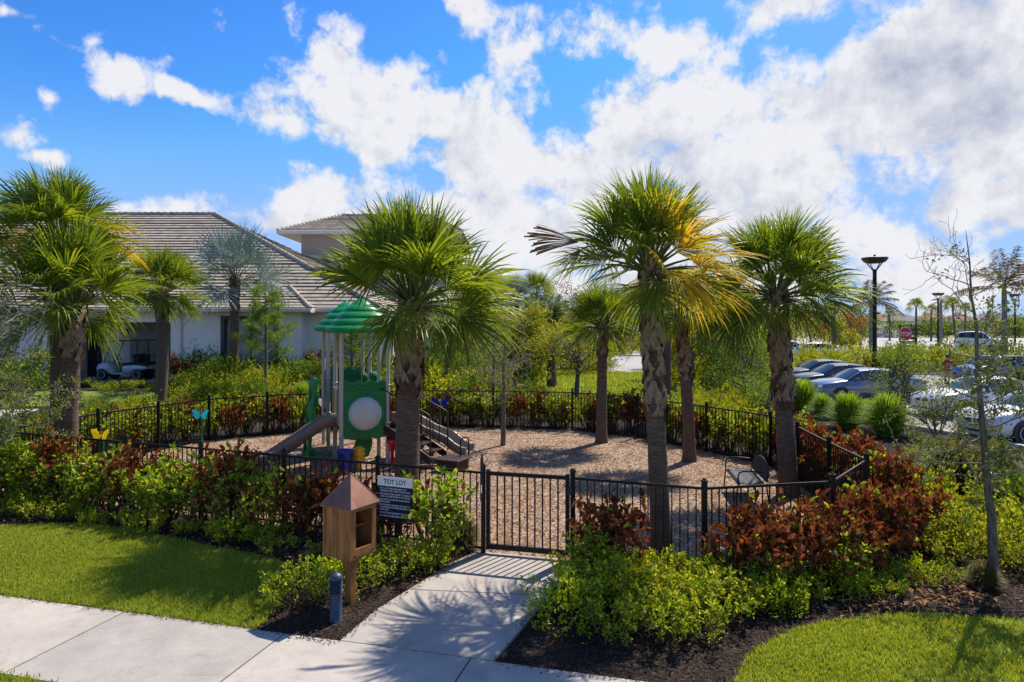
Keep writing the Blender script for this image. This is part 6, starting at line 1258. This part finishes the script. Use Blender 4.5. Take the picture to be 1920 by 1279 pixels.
car('black sedan parked right behind the slate blue sedan', cpx(1483, 32.6, 4.8), 32.9, 'sedan', 4.8, M_pk, R(3))
car('dark blue black car mostly hidden behind the black sedan', cpx(1462, 36.2, 4.6), 36.4, 'sedan', 4.6, paint('midnight_paint', (.02, .03, .05), .4), R(3))
car('white sedan parked behind the bare tree', cpx(1733, 24.6, 4.8), 25.0, 'sedan', 4.8, M_pw, R(5))
car('white sedan nearest the camera, cut by the frame edge', cpx(1822, 19.6, 4.8), 19.9, 'sedan', 4.8, M_pw, R(5))
car('bright blue hatchback behind the person, at the frame edge', cpx(1800, 38.0, 4.4), 38.4, 'suv', 4.4, M_pb, R(6), .95)
car('white crossover at the far kerb behind the bench palm trunk', (1478 - 960) * 66 / F + .2, 66.5, 'suv', 4.5, M_pw, R(178))
car('pale hatchback at the far kerb with its tail toward the palms', (1538 - 960) * 63 / F, 63, 'suv', 3.9, paint('silver_white', (.62, .64, .66), .1), R(176), .95)
car('silver car half hidden behind the yellow trees across the driveway', (1058 - 960) * 74 / F, 74, 'sedan', 4.6, paint('silver_paint', (.45, .47, .5), .5), R(10))
car('white delivery truck driving on the far road behind the bare tree', (1834 - 960) * 84 / F, 84, 'suv', 4.9, M_pw, R(140), 1.4, None)

# ================================================================ lamps and signs
def lamp(px, Y, label):
    x = (px - 960) * Y / F; t = thing('street_lamp', (x, Y, 0), label, 'street lamp', 'dark bowl topped street lamps'); b = MB(); b.lathe([(.22, 0), (.22, .25), (.15, .35), (.14, 2), (.125, 6.85), (.14, 6.86), (.14, 6.98), (.05, 7.0)], 16); obj('pole', b, M_fence, t)
    b = MB()
    for k in range(4): q = k * math.pi / 2 + .5; d = np.array([math.cos(q), math.sin(q), 0]); b.tube([d * .1 + [0, 0, 6.9], d * .28 + [0, 0, 7.1], d * .62 + [0, 0, 7.5]], .035, 6)
    obj('strut', b, M_fence, t); b = MB(); b.lathe([(.001, 7.38), (.45, 7.40), (.66, 7.48), (.80, 7.66), (.83, 7.76), (.80, 7.78), (.5, 7.82), (.001, 7.84)], 28); hd2 = obj('bowl', b, M_black, t); b = MB(); b.lathe([(.07, 7.83), (.07, 7.98), (.001, 8.0)], 10); obj('sensor', b, M_bol, hd2)
for px, Y, l in ((1640, 46, 'tallest black street lamp, standing on the car park island'), (1319, 45, 'black street lamp whose head is lost in the palm fronds'), (1759, 101, 'black street lamp on the far road between stop sign and truck'), (1613, 133, 'slim far street lamp just before the tallest one'), (1903, 104, 'black street lamp beside the royal palm at the frame edge'), (1510, 160, 'thin far street lamp over the white crossover'), (1554, 150, 'thin far street lamp over the pale hatchback'), (1665, 200, 'tiny far street lamp beside the far house')): lamp(px, Y, l)
def stop(px, Y, zc, s, label, rz=0.0):
    t = thing('stop_sign', ((px - 960) * Y / F, Y, 0), label, 'stop sign', None, rz); b = MB(); b.box((0, .04, zc / 2 + .15), (.07, .05, zc + .3)); obj('post', b, M_fence, t); oc = [(math.cos(R(22.5 + 45 * k)), math.sin(R(22.5 + 45 * k))) for k in range(8)]; r = s / 2 / math.cos(R(22.5)); Mx = rotx(R(90))
    b = MB(); b.prism([(x * r, y * r) for x, y in oc], -.008, .008, 0, Mx, (0, 0, zc)); pl = obj('plate', b, M_stopw, t); b = MB(); b.prism([(x * r * .945, y * r * .945) for x, y in oc], .0085, .012, 0, Mx, (0, 0, zc)); obj('face', b, M_stopr, pl)
    b = MB(); lettering(b, 'STOP', s * .44, 0, zc - s * .155, -.0155, True, s * .002, s * .80); obj('lettering', b, M_stopw, pl)
stop(1697.5, 44.8, 2.65, .86, 'red STOP sign on a post above the island hedge')
stop(1860, 98, 2.5, .80, 'tiny far STOP sign behind the delivery truck')
nb = thing('slatted_board', ((1703 - 960) * 66 / F, 66, 0), 'dark slatted board on posts just behind the stop sign', 'board'); b = MB()
for z in (1.1, 1.5, 1.9, 2.3, 2.7): b.box((0, 0, z), (1.7, .06, .26))
obj('slats', b, M_black, nb)
for x in (-.75, .75): b = MB(); b.box((x, .07, 1.6), (.14, .1, 3.2)); obj('post', b, M_black, nb)

# ================================================================ person
pp = thing('person', ((1776 - 960) * 36.3 / F, 36.3, 0), 'person in dark red top and khaki shorts walking across the car park', 'person', None, R(-25))
def skin_obj(name, joints, edges, m, par, sub=2):
    me = bpy.data.meshes.new(name); me.from_pydata([j[0] for j in joints], edges, []); o = bpy.data.objects.new(name, me); COL.objects.link(o); me.materials.append(m); md = o.modifiers.new('skin', 'SKIN'); md.use_smooth_shade = True
    if not me.skin_vertices: pass
    for i, j in enumerate(joints): me.skin_vertices[0].data[i].radius = (j[1], j[1] if len(j) < 3 else j[2])
    me.skin_vertices[0].data[0].use_root = True; s = o.modifiers.new('sub', 'SUBSURF'); s.levels = sub; s.render_levels = sub; o.parent = par; return o
def person_body():
    J = [((0, 0, .88), .12, .10), ((0, 0, 1.05), .115, .09), ((0, -.01, 1.25), .145, .10), ((0, 0, 1.38), .07, .07), ((0, -.02, 1.44), .05, .05), ((0, -.04, 1.52), .075, .085), ((0, -.04, 1.62), .07, .085)]; E = [(0, 1), (1, 2), (2, 3), (3, 4), (4, 5), (5, 6)]
    for s, f in ((-1, .12), (1, -.14)):
        k = len(J); J += [((s * .09, 0, .80), .085), ((s * .10, -f, .48), .062), ((s * .10, -f + .16 * (1 if f < 0 else .3), .09), .04), ((s * .10, -f + .16 * (1 if f < 0 else .3) - .12, .04), .035)]; E += [(0, k), (k, k + 1), (k + 1, k + 2), (k + 2, k + 3)]
        k = len(J); J += [((s * .18, 0, 1.34), .052), ((s * .23, .04 + f * .3, 1.08), .042), ((s * .22, -.06 + f * .9, .88), .032), ((s * .22, -.10 + f * 1.0, .80), .03), ((s * .21, -.12 + f * 1.05, .74), .016)]; E += [(2, k), (k, k + 1), (k + 1, k + 2), (k + 2, k + 3), (k + 3, k + 4)]
    return J, E
J, E = person_body(); pb_ = skin_obj('body', J, E, M_skin, pp)
b = MB(); b.loft([[(w * math.cos(a), d * math.sin(a) - .01, z) for a in np.linspace(0, 6.283, 17)[:-1]] for z, w, d in ((.84, .17, .13), (1.0, .155, .12), (1.2, .185, .135), (1.34, .20, .12), (1.41, .10, .08))], smooth=True)
for s in (-1, 1): b.tube([(s * .16, 0, 1.37), (s * .225, .03, 1.16)], [.075, .068], 10)
obj('shirt', b, M_shirt, pp); b = MB(); b.loft([[(w * math.cos(a), d * math.sin(a), z) for a in np.linspace(0, 6.283, 17)[:-1]] for z, w, d in ((.72, .17, .13), (.9, .165, .125))], smooth=True)
for s, f in ((-1, .12), (1, -.14)): b.tube([(s * .09, 0, .80), (s * .10, -f * .85, .52)], [.10, .085], 10)
obj('shorts', b, M_short, pp); b = MB(); b.lathe([(.085, -.02), (.10, .03), (.098, .08), (.07, .13), (.001, .15)], 14, (0, -.025, 1.57)); obj('hair', b, M_hair, pp)
for s in (-1, 1): b = MB(); f = .12 if s < 0 else -.14; yb = -f + .16 * (1 if f < 0 else .3); b.box((s * .10, yb - .06, .03), (.09, .26, .07), None, .025); obj('shoe', b, M_black, pp)
